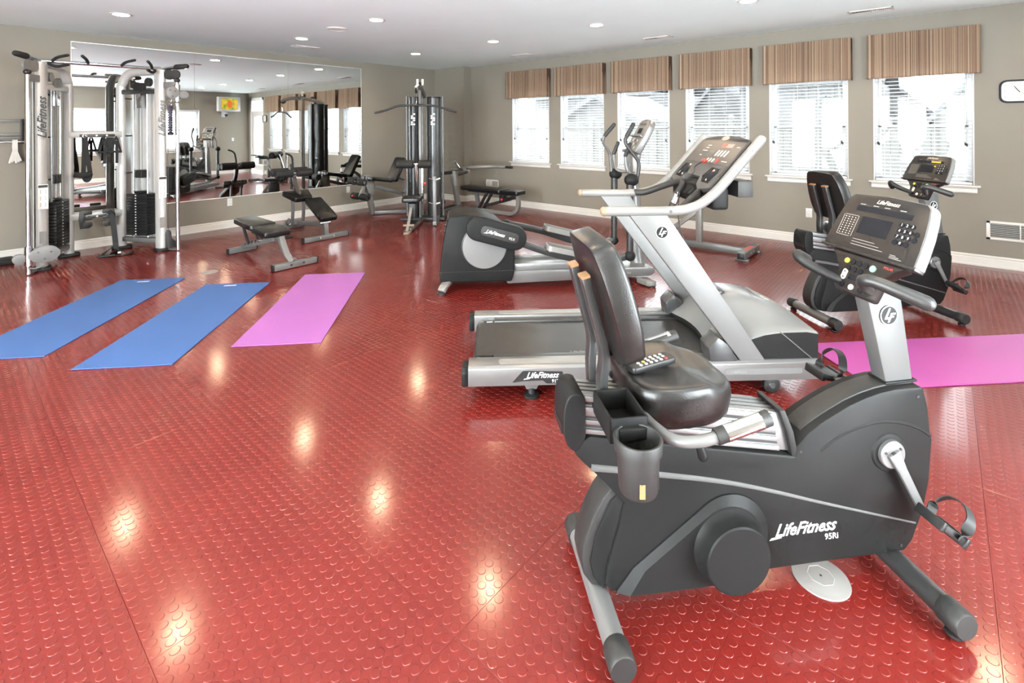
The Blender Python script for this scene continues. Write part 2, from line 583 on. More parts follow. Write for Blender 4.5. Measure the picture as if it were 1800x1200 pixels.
tile_far = tile_mesh(9, [(0.0146, -0.0013), (0.0134, 0.0)])
def tile_cut(w0, w1, h0_, h1_):
    """a plain edge tile trimmed at the wall"""
    return MB().box(w0, w1, h0_, h1_, -0.008, -0.0006).mesh('tile', 'rubber_red', bevel=0.001, seg=1)
TU = 1.008 - 4 * TS                # behind this line, out of the picture, the floor is one plain sheet
struct(B('floor_entry', 'rubber_red', None, UMIN, TU - 0.001, VMIN, VL, -0.008, -0.0008, bevel=0))
ku0, ku1 = -4, math.ceil((UW - 1.008) / TS)
kv0, kv1 = math.floor((VMIN - 1.104) / TS), math.ceil((VL - 1.104) / TS)
for i in range(ku0, ku1):
    for j in range(kv0, kv1):
        x, y = 1.008 + i * TS, 1.104 + j * TS
        if x < UMIN or x + TS > UW or y < VMIN or y + TS > VL:
            me = tile_cut(max(UMIN - x, 0) + 0.0007, min(UW - x, TS) - 0.0007, max(VMIN - y, 0) + 0.0007, min(VL - y, TS) - 0.0007)
        else:
            me = tile_near if math.hypot(x + 0.3, y + 0.3) < 3.6 else tile_far
        put('tile', me, fl, (x, y, 0))

ce = struct(B('ceiling', 'ceiling', None, UMIN - 0.15, UW + 0.15, VMIN - 0.15, VL + 0.15, HC, HC + 0.1, bevel=0))
struct(B('wall_left', 'wall', None, UMIN - 0.15, UW + 0.15, VL, VL + 0.15, -0.06, HC, bevel=0))
GE = [(-1.65, 0.05), (0.25, 1.95), (2.15, 3.85)]     # glazing added to the unseen end wall for more daylight
b = MB()
prev = VMIN
for a_, c_ in GE:
    b.box(UMIN - 0.15, UMIN, prev, a_, -0.06, HC)
    b.box(UMIN - 0.15, UMIN, a_, c_, 2.42, HC)
    prev = c_
b.box(UMIN - 0.15, UMIN, prev, VL, -0.06, HC)
struct(b.build('wall_end', 'wall', smooth=0))
# corner pilaster
CU, CV = 7.06, 7.365
struct(B('wall_corner', 'wall', None, CU, UW, CV, VL, 0.0, HC, bevel=0))
# window wall with six openings and the door
DV0, DV1, DZ = -1.66, -0.74, 2.5
b = MB()
T = 0.16
b.box(UW, UW + T, VMIN, DV0, -0.06, HC)
b.box(UW, UW + T, DV0, DV1, DZ, HC)
edges = []
prev = DV1
for c in WC:
    b.box(UW, UW + T, prev, c - WHW, -0.06, HC)
    b.box(UW, UW + T, c - WHW, c + WHW, -0.06, WZ0)
    b.box(UW, UW + T, c - WHW, c + WHW, WZ1, HC)
    prev = c + WHW
b.box(UW, UW + T, prev, VL, -0.06, HC)
struct(b.build('wall_right', 'wall', smooth=0))
# far side wall with two windows
OW = [(2.55, 3.55), (4.62, 5.74)]
GD = [(0.90, 2.35)]          # glazed doors added out of the picture for more daylight
b = MB()
prev = UMIN
for a_, c_ in GD:
    b.box(prev, a_, VMIN - T, VMIN, -0.06, HC)
    b.box(a_, c_, VMIN - T, VMIN, 2.42, HC)
    prev = c_
for a_, c_ in OW:
    b.box(prev, a_, VMIN - T, VMIN, -0.06, HC)
    b.box(a_, c_, VMIN - T, VMIN, -0.06, WZ0)
    b.box(a_, c_, VMIN - T, VMIN, WZ1, HC)
    prev = c_
b.box(prev, UW, VMIN - T, VMIN, -0.06, HC)
struct(b.build('wall_back', 'wall', smooth=0))

# baseboards, three stepped profiles
def base(name, p0, p1, nrm):
    p0, p1, n_ = Vector((*p0, 0)), Vector((*p1, 0)), Vector((*nrm, 0))
    prof = [(0.0, 0.0), (0.022, 0.0), (0.022, 0.018), (0.016, 0.020), (0.016, 0.082), (0.010, 0.088), (0.010, 0.098), (0.013, 0.104), (0.006, 0.118), (0.0, 0.118)]
    R = [[p + n_ * a_ + Vector((0, 0, z_)) for a_, z_ in prof] for p in (p0, p1)]
    bb = MB()
    n = len(prof)
    bb.rings(R)
    return struct(bb.build(name, 'white_trim', smooth=30))
base('baseboard_left', (UMIN, VL), (CU, VL), (0, -1))
base('baseboard_corner', (CU, VL), (CU, CV), (-1, 0))
base('baseboard_return', (CU, CV), (UW, CV), (0, -1))
base('baseboard_right', (UW, CV), (UW, DV1 + 0.1), (-1, 0))
base('baseboard_back', (2.32, VMIN), (UW, VMIN), (0, 1))

# ------------------------------------------------------------------ windows, blinds, valances
slat_me = None
def blind_parts(root, half, z0, z1, ux, pitch=0.0425):
    """horizontal slats across local y (half each way) hanging at local x = ux"""
    slat = MB()
    ang = math.radians(8)
    R = []
    for t in (-1, 1):
        ring = []
        for k in range(5):
            q = -1 + k * 0.5
            xx, zz = q * 0.024, 0.0022 * (1 - q * q)
            ring.append((xx, zz))
        pts = [(a_ * math.cos(ang) - c_ * math.sin(ang), a_ * math.sin(ang) + c_ * math.cos(ang)) for a_, c_ in ring]
        pts2 = [(p[0], p[1] - 0.0026) for p in reversed(pts)]
        R.append([(p[0], t * half, p[1]) for p in pts + pts2])
    slat.rings(R)
    me = slat.mesh('slat', 'blind_white', smooth=40)
    MB().box(ux - 0.028, ux + 0.028, -half, half, z1 - 0.045, z1).build('head_rail', 'blind_white', root, bevel=0.003)
    MB().box(ux - 0.026, ux + 0.026, -half, half, z0, z0 + 0.022).build('bottom_rail', 'blind_white', root, bevel=0.004)
    z = z0 + 0.05
    while z < z1 - 0.06:
        put('slat', me, root, (ux, 0, z))
        z += pitch
    for yy in (-0.8 * half, -0.27 * half, 0.27 * half, 0.8 * half):
        bb = MB()
        for xx in (ux - 0.026, ux + 0.026):
            bb.cyl((xx, yy, z0 + 0.02), (xx, yy, z1 - 0.04), 0.0011, n=5)
        bb.build('ladder_cord', 'blind_white', root)
    for yy in (-0.9 * half, 0.91 * half):
        bb = MB()
        bb.cyl((ux - 0.034, yy, z0 + 0.44), (ux - 0.034, yy, z1 - 0.04), 0.0013, n=5)
        bb.cyl((ux - 0.034, yy + 0.012, z0 + 0.45), (ux - 0.034, yy + 0.012, z1 - 0.04), 0.0013, n=5)
        bb.build('pull_cord', 'cable', root)
        bb = MB()
        bb.lathe([(0.003, 0.0), (0.007, 0.004), (0.009, 0.03), (0.004, 0.034)], (ux - 0.034, yy, z0 + 0.41), (0, 0, 1), n=8)
        bb.lathe([(0.003, 0.0), (0.007, 0.004), (0.009, 0.03), (0.004, 0.034)], (ux - 0.034, yy + 0.012, z0 + 0.42), (0, 0, 1), n=8)
        bb.build('cord_tassel', 'black_plastic', root)

def window_unit(name, half, flip):
    """a sash window in local axes: x outward through the wall, y along it"""
    root = bpy.data.objects.new(name, None)
    COL.objects.link(root)
    root['kind'] = 'structure'
    z0, z1 = WZ0, WZ1
    b = MB()      # jamb lining
    b.box(0.004, 0.14, -half, -half + 0.012, z0, z1).box(0.004, 0.14, half - 0.012, half, z0, z1).box(0.004, 0.14, -half, half, z1 - 0.012, z1)
    b.build('jamb', 'white_vinyl', root, bevel=0.001)
    b = MB()
    f = 0.042
    x0, x1 = 0.085, 0.135
    for a0, a1, c0, c1 in ((-half, -half + f, z0, z1), (half - f, half, z0, z1), (-half, half, z0, z0 + f), (-half, half, z1 - f, z1)):
        b.box(x0, x1, a0, a1, c0, c1)
    b.build('frame', 'white_vinyl', root, bevel=0.003)
    zm = (z0 + z1) / 2
    for lo, hi, xo in ((z0 + f, zm + 0.02, 0.0), (zm - 0.02, z1 - f, 0.018)):
        b = MB()
        g = 0.03
        a0, a1 = -half + f, half - f
        xa, xb = 0.092 + xo, 0.108 + xo
        b.box(xa, xb, a0, a0 + g, lo, hi).box(xa, xb, a1 - g, a1, lo, hi).box(xa, xb, a0, a1, lo, lo + g).box(xa, xb, a0, a1, hi - g, hi)
        sash = b.build('sash', 'white_vinyl', root, bevel=0.002)
        MB().box((xa + xb) / 2 - 0.002, (xa + xb) / 2 + 0.002, a0 + g, a1 - g, lo + g, hi - g).build('pane', 'window_glass', sash)
    b = MB()
    hs = half + 0.045
    b.prism(rpoly([(-0.052, z0 - 0.004), (-0.052, z0 + 0.014), (0.10, z0 + 0.014), (0.10, z0 - 0.004)], [0.006, 0.006, 0, 0]), 'y', -hs, hs)
    b.build('sill', 'white_trim', root)
    b = MB()
    b.prism([(0.0, z0 - 0.004), (-0.034, z0 - 0.004), (-0.030, z0 - 0.018), (-0.018, z0 - 0.024), (-0.018, z0 - 0.060), (-0.012, z0 - 0.070), (0.0, z0 - 0.072)], 'y', -hs + 0.025, hs - 0.025)
    b.build('apron', 'white_trim', root, smooth=25)
    return root

def valance(c, k, label):
    root = thing('valance', label, 'valance', (UW, c, 0), 0, 'striped valances over the windows')
    hw, dep, z0, z1 = 0.485, 0.125, 2.04, 2.545
    n, m_ = 96, 10
    rnd = random.Random(k)
    ph = [rnd.uniform(0, 6.3) for _ in range(6)]
    G = []
    for i in range(m_ + 1):
        t = i / m_
        row = []
        for j in range(n + 1):
            q = j / n
            y = -hw + 2 * hw * q
            a_ = 0.0028 * math.sin(y * 95 + ph[0]) + 0.0035 * math.sin(y * 41 + ph[1] + 0.6 * t)
            # soft swags falling in from the two top corners
            d1 = abs((y + hw - 0.03) - 0.20 * t * (1.1 + 0.2 * math.sin(ph[2])))
            d2 = abs((hw - 0.03 - y) - 0.18 * t * (1.1 + 0.2 * math.sin(ph[3])))
            a_ += 0.012 * math.exp(-(d1 / 0.022) ** 2) * t * (1 - 0.3 * t) + 0.012 * math.exp(-(d2 / 0.022) ** 2) * t * (1 - 0.3 * t)
            z = z1 - (z1 - z0) * t + 0.004 * math.sin(y * 7 + ph[4]) * t
            row.append((-dep - 0.006 * t - a_, y, z))
        G.append(row)
    MB().grid(G).build('face', 'valance_fabric', root, smooth=80, recalc=False)
    for sgn in (-1, 1):
        G = []
        for i in range(m_ + 1):
            t = i / m_
            row = []
            for j in range(9):
                q = j / 8
                row.append((-0.002 - (dep + 0.005 * t) * q, sgn * (hw + 0.006 * math.sin(q * 9 + ph[5]) * t), z1 - (z1 - z0) * t))
            G.append(row)
        MB().grid(G).build('return', 'valance_fabric', root, smooth=80, recalc=False)
    MB().box(-dep + 0.016, -0.002, -hw + 0.012, hw - 0.012, z1 - 0.026, z1 - 0.010).build('board', 'white_trim', root)
    b = MB()
    b.tube([(-dep - 0.008, -hw + 0.01 + (2 * hw - 0.02) * i / 20, z0 + 0.006) for i in range(21)], 0.006, n=6)
    b.build('hem', 'valance_fabric', root)
    return root

wlab = ['beside the clock', 'second from the clock', 'third from the clock', 'fourth from the clock', 'second from the corner', 'nearest the corner']
for k, c in enumerate(WC):
    r = window_unit('window_%d' % (k + 1), WHW, False)
    r.location = (UW, c, 0)
    bl = thing('window_blind', 'white slatted blind in the window ' + wlab[k], 'blind', (UW, c, 0), 0, 'white slatted blinds')
    blind_parts(bl, WHW - 0.018, WZ0 + 0.016, WZ1 - 0.014, 0.048)
    valance(c, k, 'striped brown valance over the window ' + wlab[k])
for k, (a_, c_) in enumerate(OW):
    r = window_unit('window_%d' % (k + 7), (c_ - a_) / 2, False)
    r.location = ((a_ + c_) / 2, VMIN, 0)
    r.rotation_euler = (0, 0, -math.pi / 2)
    bl = thing('window_blind', 'white slatted blind seen only in the mirror, ' + ('left one' if k == 0 else 'near the television'), 'blind', ((a_ + c_) / 2, VMIN, 0), -90, 'white slatted blinds')
    blind_parts(bl, (c_ - a_) / 2 - 0.018, WZ0 + 0.016 + 0.0, WZ1 - 0.014, 0.048, 0.05)

# glazed door by the far corner, seen in the mirror
dr = bpy.data.objects.new('door_1', None)
COL.objects.link(dr)
dr['kind'] = 'structure'
dr.location = (UW, (DV0 + DV1) / 2, 0)
hd = (DV1 - DV0) / 2
b = MB()
for y0, y1, z0, z1 in ((-hd - 0.06, -hd + 0.03, 0, DZ + 0.06), (hd - 0.03, hd + 0.06, 0, DZ + 0.06), (-hd - 0.06, hd + 0.06, DZ - 0.03, DZ + 0.06), (-hd, hd, 2.05, 2.11)):
    b.box(-0.016, 0.12, y0, y1, z0, z1)
b.build('frame', 'white_trim', dr, bevel=0.004)
b = MB()
x0, x1 = 0.03, 0.075
for y0, y1, z0, z1 in ((-hd + 0.03, -hd + 0.15, 0.01, 2.05), (hd - 0.15, hd - 0.03, 0.01, 2.05), (-hd + 0.15, hd - 0.15, 0.01, 0.27), (-hd + 0.15, hd - 0.15, 1.93, 2.05)):
    b.box(x0, x1, y0, y1, z0, z1)
leaf = b.build('leaf', 'white_trim', dr, bevel=0.003)
MB().box(0.05, 0.056, -hd + 0.15, hd - 0.15, 0.27, 1.93).build('pane', 'window_glass', leaf)
MB().box(0.05, 0.056, -hd + 0.03, hd - 0.03, 2.11, DZ - 0.03).build('pane', 'window_glass', dr)
b = MB().cyl((0.03, hd - 0.09, 1.0), (-0.02, hd - 0.09, 1.0), 0.01).tube([(-0.02, hd - 0.09, 1.0), (-0.022, hd - 0.13, 1.0), (-0.022, hd - 0.19, 1.0)], 0.009)
b.build('handle', 'chrome', leaf)

def added_glazed_door(k, loc, deg, hd):  # unseen glazed door, added to bring more daylight into the room
    g = bpy.data.objects.new('door_%d' % k, None)
    COL.objects.link(g)
    g['kind'] = 'structure'
    g.location = loc
    g.rotation_euler = (0, 0, math.radians(deg))
    b = MB()
    for x0, x1, z0, z1 in ((-hd, -hd + 0.05, 0, 2.42), (hd - 0.05, hd, 0, 2.42), (-hd, hd, 2.37, 2.42), (-hd, hd, 0, 0.04), (-0.03, 0.03, 0.04, 2.37)):
        b.box(x0, x1, -0.13, -0.02, z0, z1)
    b.build('frame', 'white_vinyl', g, bevel=0.004)
    for s_ in (-1, 1):
        b = MB()
        x0, x1 = (-hd + 0.05, -0.03) if s_ < 0 else (0.03, hd - 0.05)
        for p in ((x0, x0 + 0.07, 0.04, 2.37), (x1 - 0.07, x1, 0.04, 2.37), (x0 + 0.07, x1 - 0.07, 0.04, 0.16), (x0 + 0.07, x1 - 0.07, 2.29, 2.37)):
            b.box(p[0], p[1], -0.10, -0.055, p[2], p[3])
        leaf = b.build('leaf', 'white_vinyl', g, bevel=0.003)
        MB().box(x0 + 0.07, x1 - 0.07, -0.08, -0.074, 0.16, 2.29).build('pane', 'clear_glass', leaf)
for k, (a_, c_) in enumerate(GD):
    added_glazed_door(k + 2, ((a_ + c_) / 2, VMIN, 0), 0, (c_ - a_) / 2)
for k, (a_, c_) in enumerate(GE):
    added_glazed_door(k + 3, (UMIN, (a_ + c_) / 2, 0), -90, (c_ - a_) / 2)

# ------------------------------------------------------------------ mirror in three sheets
mr = thing('wall_mirror', 'large frameless wall mirror in three sheets behind the benches', 'mirror', (0, VL, 0))
for a_, c_ in ((1.162, 2.510), (2.512, 3.885), (3.887, 5.262)):
    MB().box(a_, c_, -0.008, -0.003, 0.475, 2.61).build('pane', 'mirror', mr)
b = MB().box(1.160, 5.264, -0.012, -0.001, 2.611, 2.620).box(1.160, 5.264, -0.012, -0.001, 0.464, 0.474).box(1.150, 1.160, -0.010, -0.001, 0.464, 2.62).box(5.264, 5.274, -0.010, -0.001, 0.464, 2.62)
b.build('edge_channel', 'mirror_edge', mr, bevel=0.001)

# ------------------------------------------------------------------ recessed ceiling lights
def can(x, y, label):
    r = thing('ceiling_light', label, 'light', (x, y, HC), 0, 'recessed ceiling lights')
    MB().lathe([(0.074, -0.001), (0.074, -0.006), (0.090, -0.007), (0.099, -0.004), (0.100, -0.0005)], (0, 0, 0), (0, 0, 1), n=28).build('trim_ring', 'white_trim', r)
    MB().lathe([(0.0, -0.0075), (0.068, -0.0075), (0.073, -0.0062)], (0, 0, 0), (0, 0, 1), n=24).build('lens', 'lamp_glow', r)
    l = bpy.data.lights.new('lamp', 'AREA')
    l.shape = 'DISK'
    l.size = 0.136
    l.color = (1.0, 0.74, 0.46)
    l.energy = LAMP * math.pi * math.pi * 0.068 ** 2
    lo = bpy.data.objects.new('lamp', l)
    COL.objects.link(lo)
    lo.parent = r
    lo.location = (0, 0, -0.0085)
LU, LV = (-0.62, 1.34, 3.33, 5.29, -2.60), (-0.27, 1.46, 3.19, 4.90, 6.66)
near = {4: 'by the added end-wall glazing', 0: 'in the row behind the camera', 1: 'in the row over the yoga mats', 2: 'in the middle row', 3: 'in the row along the windows'}
pos = {0: 'at the far right end', 1: 'fourth from the mirror', 2: 'third from the mirror', 3: 'second from the mirror', 4: 'nearest the mirror wall'}
for i, x in enumerate(LU):
    for j, y in enumerate(LV):
        can(x, y, 'round recessed ceiling light %s, %s' % (near[i], pos[j]))

# ceiling registers, speaker
def register(x, y, lx, ly, label):
    r = thing('ceiling_vent', label, 'vent', (x, y, HC), 0, 'ceiling air vents')
    b = MB()
    e = 0.02
    for x0, x1, y0, y1 in ((-lx, lx, -ly, -ly + e), (-lx, lx, ly - e, ly), (-lx, -lx + e, -ly, ly), (lx - e, lx, -ly, ly), (-lx, lx, -0.006, 0.006) if ly > lx else (-0.006, 0.006, -ly, ly)):
        b.box(x0, x1, y0, y1, -0.010, 0.0)
    b.build('frame', 'white_trim', r, bevel=0.002)
    MB().box(-lx + e, lx - e, -ly + e, ly - e, -0.0015, -0.0005).build('duct', 'black_print', r)
    long_y = ly > lx
    w_ = (lx if long_y else ly) - e
    for sgn in (-1, 1):
        # two banks of louvers thrown opposite ways
        h2 = ((ly if long_y else lx) - e) / 2 - 0.004
        t = (1, 0, 0) if long_y else (0, 1, 0)
        a_ = (0, 1, sgn) if long_y else (1, 0, sgn)
        c_ = (0, -sgn, 1) if long_y else (-sgn, 0, 1)
        me = MB().obox((0, 0, 0), a_, t, c_, 0.0065, w_, 0.0008).mesh('louver', 'white_trim')
        n = int(2 * h2 / 0.017)
        for i in range(n):
            q = sgn * (0.008 + (i + 0.5) * 2 * h2 / n)
            put('louver', me, r, (0, q, -0.006) if long_y else (q, 0, -0.006))
register(6.63, 0.59, 0.075, 0.20, 'slotted ceiling vent above the window beside the clock')
register(6.63, 3.02, 0.075, 0.20, 'slotted ceiling vent above the middle windows')
register(6.60, 5.44, 0.075, 0.20, 'slotted ceiling vent above the window nearest the corner')
register(3.70, 7.29, 0.20, 0.075, 'slotted ceiling vent close to the mirror')
sp = thing('ceiling_speaker', 'round white flush ceiling speaker grille', 'speaker', (3.29, 5.68, HC))
MB().lathe([(0.0, -0.010), (0.095, -0.012), (0.115, -0.010), (0.125, 0.0)], (0, 0, 0), (0, 0, 1), n=28).build('grille', 'white_trim', sp)
MB().tube([(0.103 * math.cos(2 * math.pi * k / 32), 0.103 * math.sin(2 * math.pi * k / 32), -0.012) for k in range(32)], 0.0025, n=6, closed=True).build('ring', 'white_trim', sp)

# wall return grille right of the far bike
r = thing('wall_vent', 'white louvred return air grille low on the wall below the clock', 'vent', (UW, -0.72, 0.39))
hw, hh = 0.385, 0.098
b = MB()
for y0, y1, z0, z1 in ((-hw, hw, -hh, -hh + 0.026), (-hw, hw, hh - 0.026, hh), (-hw, -hw + 0.032, -hh, hh), (hw - 0.032, hw, -hh, hh), (-0.005 + 0.13, 0.005 + 0.13, -hh, hh), (-0.135, -0.125, -hh, hh)):
    b.box(-0.014, 0.0, y0, y1, z0, z1)
b.build('frame', 'white_trim', r, bevel=0.003)
MB().box(-0.002, -0.0005, -hw + 0.03, hw - 0.03, -hh + 0.024, hh - 0.024).build('duct', 'black_print', r)
me = MB().obox((0, 0, 0), (1, 0, 1), (0, 1, 0), (-1, 0, 1), 0.006, hw - 0.032, 0.001).mesh('louver', 'grey_print')
for i in range(8):
    put('louver', me, r, (-0.008, 0, -0.063 + i * 0.018))

# wall plates
def outlet(loc, deg, label, holes=True):
    r = thing('wall_outlet', label, 'outlet', loc, deg, 'white wall plates')
    MB().box(-0.006, 0.0, -0.036, 0.036, -0.058, 0.058).build('plate', 'white_vinyl', r, bevel=0.003)
    for z in (-0.022, 0.022):
        f = MB().prism(rpoly([(-0.016, z - 0.014), (0.016, z - 0.014), (0.016, z + 0.014), (-0.016, z + 0.014)], 0.008), 'x', -0.008, -0.005).build('socket', 'white_trim', r)
        bb = MB()
        for y in (-0.006, 0.006):
            bb.box(-0.0086, -0.0078, y - 0.0012, y + 0.0012, z - 0.004, z + 0.006)
        bb.build('slot', 'black_plastic', f)
outlet((2.98, VL, 0.392), 90, 'white outlet under the mirror behind the flat bench')
outlet((4.99, VL, 0.384), 90, 'white outlet under the mirror beside the leg machine')
outlet((UW, 1.30, 0.392), 0, 'white outlet under the window behind the far bike')
outlet((UW, 4.12, 0.36), 0, 'white outlet on the window wall behind the elliptical')
outlet((5.90, VMIN, 0.40), -90, 'white outlet low on the far wall, seen in the mirror')
outlet((6.75, VMIN, 1.15), -90, 'white switch plate on the far wall, seen in the mirror')
r = thing('wall_box', 'square white recessed wall box low behind the press bench', 'wall plate', (UW, 6.785, 0.39))
b = MB()
for y0, y1, z0, z1 in ((-0.17, 0.17, 0.05, 0.075), (-0.17, 0.17, -0.075, -0.05), (-0.17, -0.145, -0.075, 0.075), (0.145, 0.17, -0.075, 0.075), (0.0, 0.145, -0.05, 0.05)):
    b.box(-0.014, 0.0, y0, y1, z0, z1)
b.build('frame', 'white_trim', r, bevel=0.003)
MB().box(-0.003, -0.0005, -0.145, 0.0, -0.05, 0.05).build('recess', 'grey_print', r)

# clock
r = thing('wall_clock', 'rounded rectangular clock with dark navy rim and cream dial', 'clock', (UW, -0.585, 1.838))
ow = rpoly([(-0.145, -0.118), (0.145, -0.118), (0.145, 0.118), (-0.145, 0.118)], 0.07, 8)
iw = rpoly([(-0.128, -0.101), (0.128, -0.101), (0.128, 0.101), (-0.128, 0.101)], 0.058, 8)
n = len(ow)
bb = MB()
R = [[(x_, p[0] * k_, p[1] * k_) for p in src] for x_, src, k_ in ((0, ow, 1), (-0.022, ow, 1.0), (-0.030, ow, 0.965), (-0.030, iw, 1.02), (-0.014, iw, 1.0))]
bb.rings(R, cap=False)
bb.build('rim', 'clock_rim', r, smooth=40)
dial = MB().prism(iw, 'x', -0.016, -0.002).build('dial', 'clock_face', r)
for k in range(1, 13):
    a_ = math.radians(90 - 30 * k)
    cx_, cz_ = math.cos(a_), math.sin(a_)
    s_ = min(0.103 / max(abs(cx_), 1e-3), 0.077 / max(abs(cz_), 1e-3))
    if k in (1, 5, 7, 11):
        s_ = 0.077 / abs(cz_)
    text('numeral', str(k), 0.030, 'grey_print', dial, (-0.0168, -cx_ * s_, cz_ * s_), (0, -1, 0), (0, 0, 1))
for nm, ang, L, w_ in (('hour_hand', 90 - 30 * 10.88, 0.045, 0.007), ('minute_hand', 90 - 6 * 54.5, 0.066, 0.005), ('second_hand', 90 - 6 * 20.5, 0.09, 0.0016)):
    a_ = math.radians(ang)
    d = Vector((0, -math.cos(a_), math.sin(a_)))
    MB().beam(Vector((-0.0195, 0, 0)) - d * 0.012, Vector((-0.0195, 0, 0)) + d * L, 0.0014, w_, (0, d.z, -d.y)).build(nm, 'black_print', r)

# television on its bracket, seen in the mirror
r = thing('television', 'small silver wall television showing orange fruit, seen in the mirror', 'television', (6.45, VMIN, 2.33), -8)
tvb = MB().box(-0.36, 0.36, 0.28, 0.42, -0.24, 0.24).build('shell', 'tv_shell', r, bevel=0.02, seg=3)
MB().box(-0.25, 0.25, 0.16, 0.28, -0.17, 0.17).build('back', 'tv_shell', r, bevel=0.02)
MB().box(-0.27, 0.27, 0.415, 0.424, -0.175, 0.185).build('screen', 'tv_picture', r)
MB().ball((0.0, 0.424, 0.0), 0.085, 0.004, 0.125).build('picture_fruit', 'tv_fruit', r)
MB().beam((0, 0.0, -0.30), (0, 0.25, -0.30), 0.05, 0.05).box(-0.06, 0.06, 0.0, 0.015, -0.42, -0.20).box(-0.12, 0.12, 0.18, 0.36, -0.27, -0.245).build('bracket', 'tv_shell', r, bevel=0.004)
MB().ball((0.0, 0.20, -0.36), 0.05).build('camera_eye', 'black_plastic', r)
# ------------------------------------------------------------------ lettering shared by the machines
def brand(parent, o, ex, ey, h_, m='white_print', model=None, mm=None):
    """the slanted maker's lettering, with the model number under its end"""
    ex, ey, o = Vector(ex).normalized(), Vector(ey).normalized(), Vector(o)
    text('lettering', 'LifeFitness', h_ * 1.25, m, parent, o, ex, ey, shear=0.45, off=0.0009 * h_ / 0.05, sx=0.92)
    nz = ex.cross(ey)
    bb = MB()
    L = 2.72 * h_
    bb.pslab([(-L - 0.10 * h_, -0.62 * h_), (-L + 0.85 * h_, -0.50 * h_), (-L + 0.85 * h_, -0.38 * h_), (-L + 0.05 * h_, -0.46 * h_)], o, ex, ey, -0.0006, 0.0006)
    bb.build('swash', m, parent)
    if model:
        text('lettering', model, h_ * 0.62, mm or m, parent, o + ex * (2.15 * h_) - ey * (0.85 * h_), ex, ey)

def emblem(parent, o, ex, ey, r, n_=28):
    """round badge with the two linked letters"""
    o, ex, ey = Vector(o), Vector(ex).normalized(), Vector(ey).normalized()
    nz = ex.cross(ey)
    e = MB().pslab(circ(0, 0, r, n_), o, ex, ey, 0.0, 0.003).build('emblem', 'badge_black', parent)
    MB().tube([o + nz * 0.003 + ex * (r * 0.94 * math.cos(t * 2 * math.pi / 32)) + ey * (r * 0.94 * math.sin(t * 2 * math.pi / 32)) for t in range(32)], r * 0.06, n=6, closed=True).build('emblem_ring', 'white_print', e)
    bb = MB()
    s = r
    L = [(-0.02, 0.70), (0.16, 0.70), (-0.26, -0.20), (0.10, -0.20), (0.04, -0.36), (-0.52, -0.36)]
    F_ = [(0.20, 0.22), (0.72, 0.22), (0.66, 0.07), (0.32, 0.07), (0.26, -0.07), (0.54, -0.07), (0.48, -0.21), (0.20, -0.21), (0.00, -0.68), (-0.17, -0.68)]
    for P in (L, F_):
        bb.pslab([(p[0] * s, p[1] * s) for p in P], o, ex, ey, 0.003, 0.0045)
    bb.build('emblem_letters', 'white_print', e)
    return e

# ------------------------------------------------------------------ recumbent bikes
def stabilizer(root, x, half, m):
    st = MB().cyl((x, -half + 0.03, 0.055), (x, half - 0.03, 0.055), 0.033, n=20).build('stabilizer', m, root)
    for s in (-1, 1):
        MB().lathe([(0.0365, 0.0), (0.0385, 0.004), (0.0385, 0.062), (0.035, 0.067), (0.0, 0.068)], (x, s * (half - 0.06), 0.055), (0, s, 0), n=20).build('end_cap', 'charcoal_soft', st)
        MB().lathe([(0.020, 0.0), (0.024, 0.004), (0.024, 0.012), (0.012, 0.016), (0.012, 0.03)], (x, s * (half - 0.03), 0.0), (0, 0, 1), n=14).build('leveler', 'black_rubber', st)

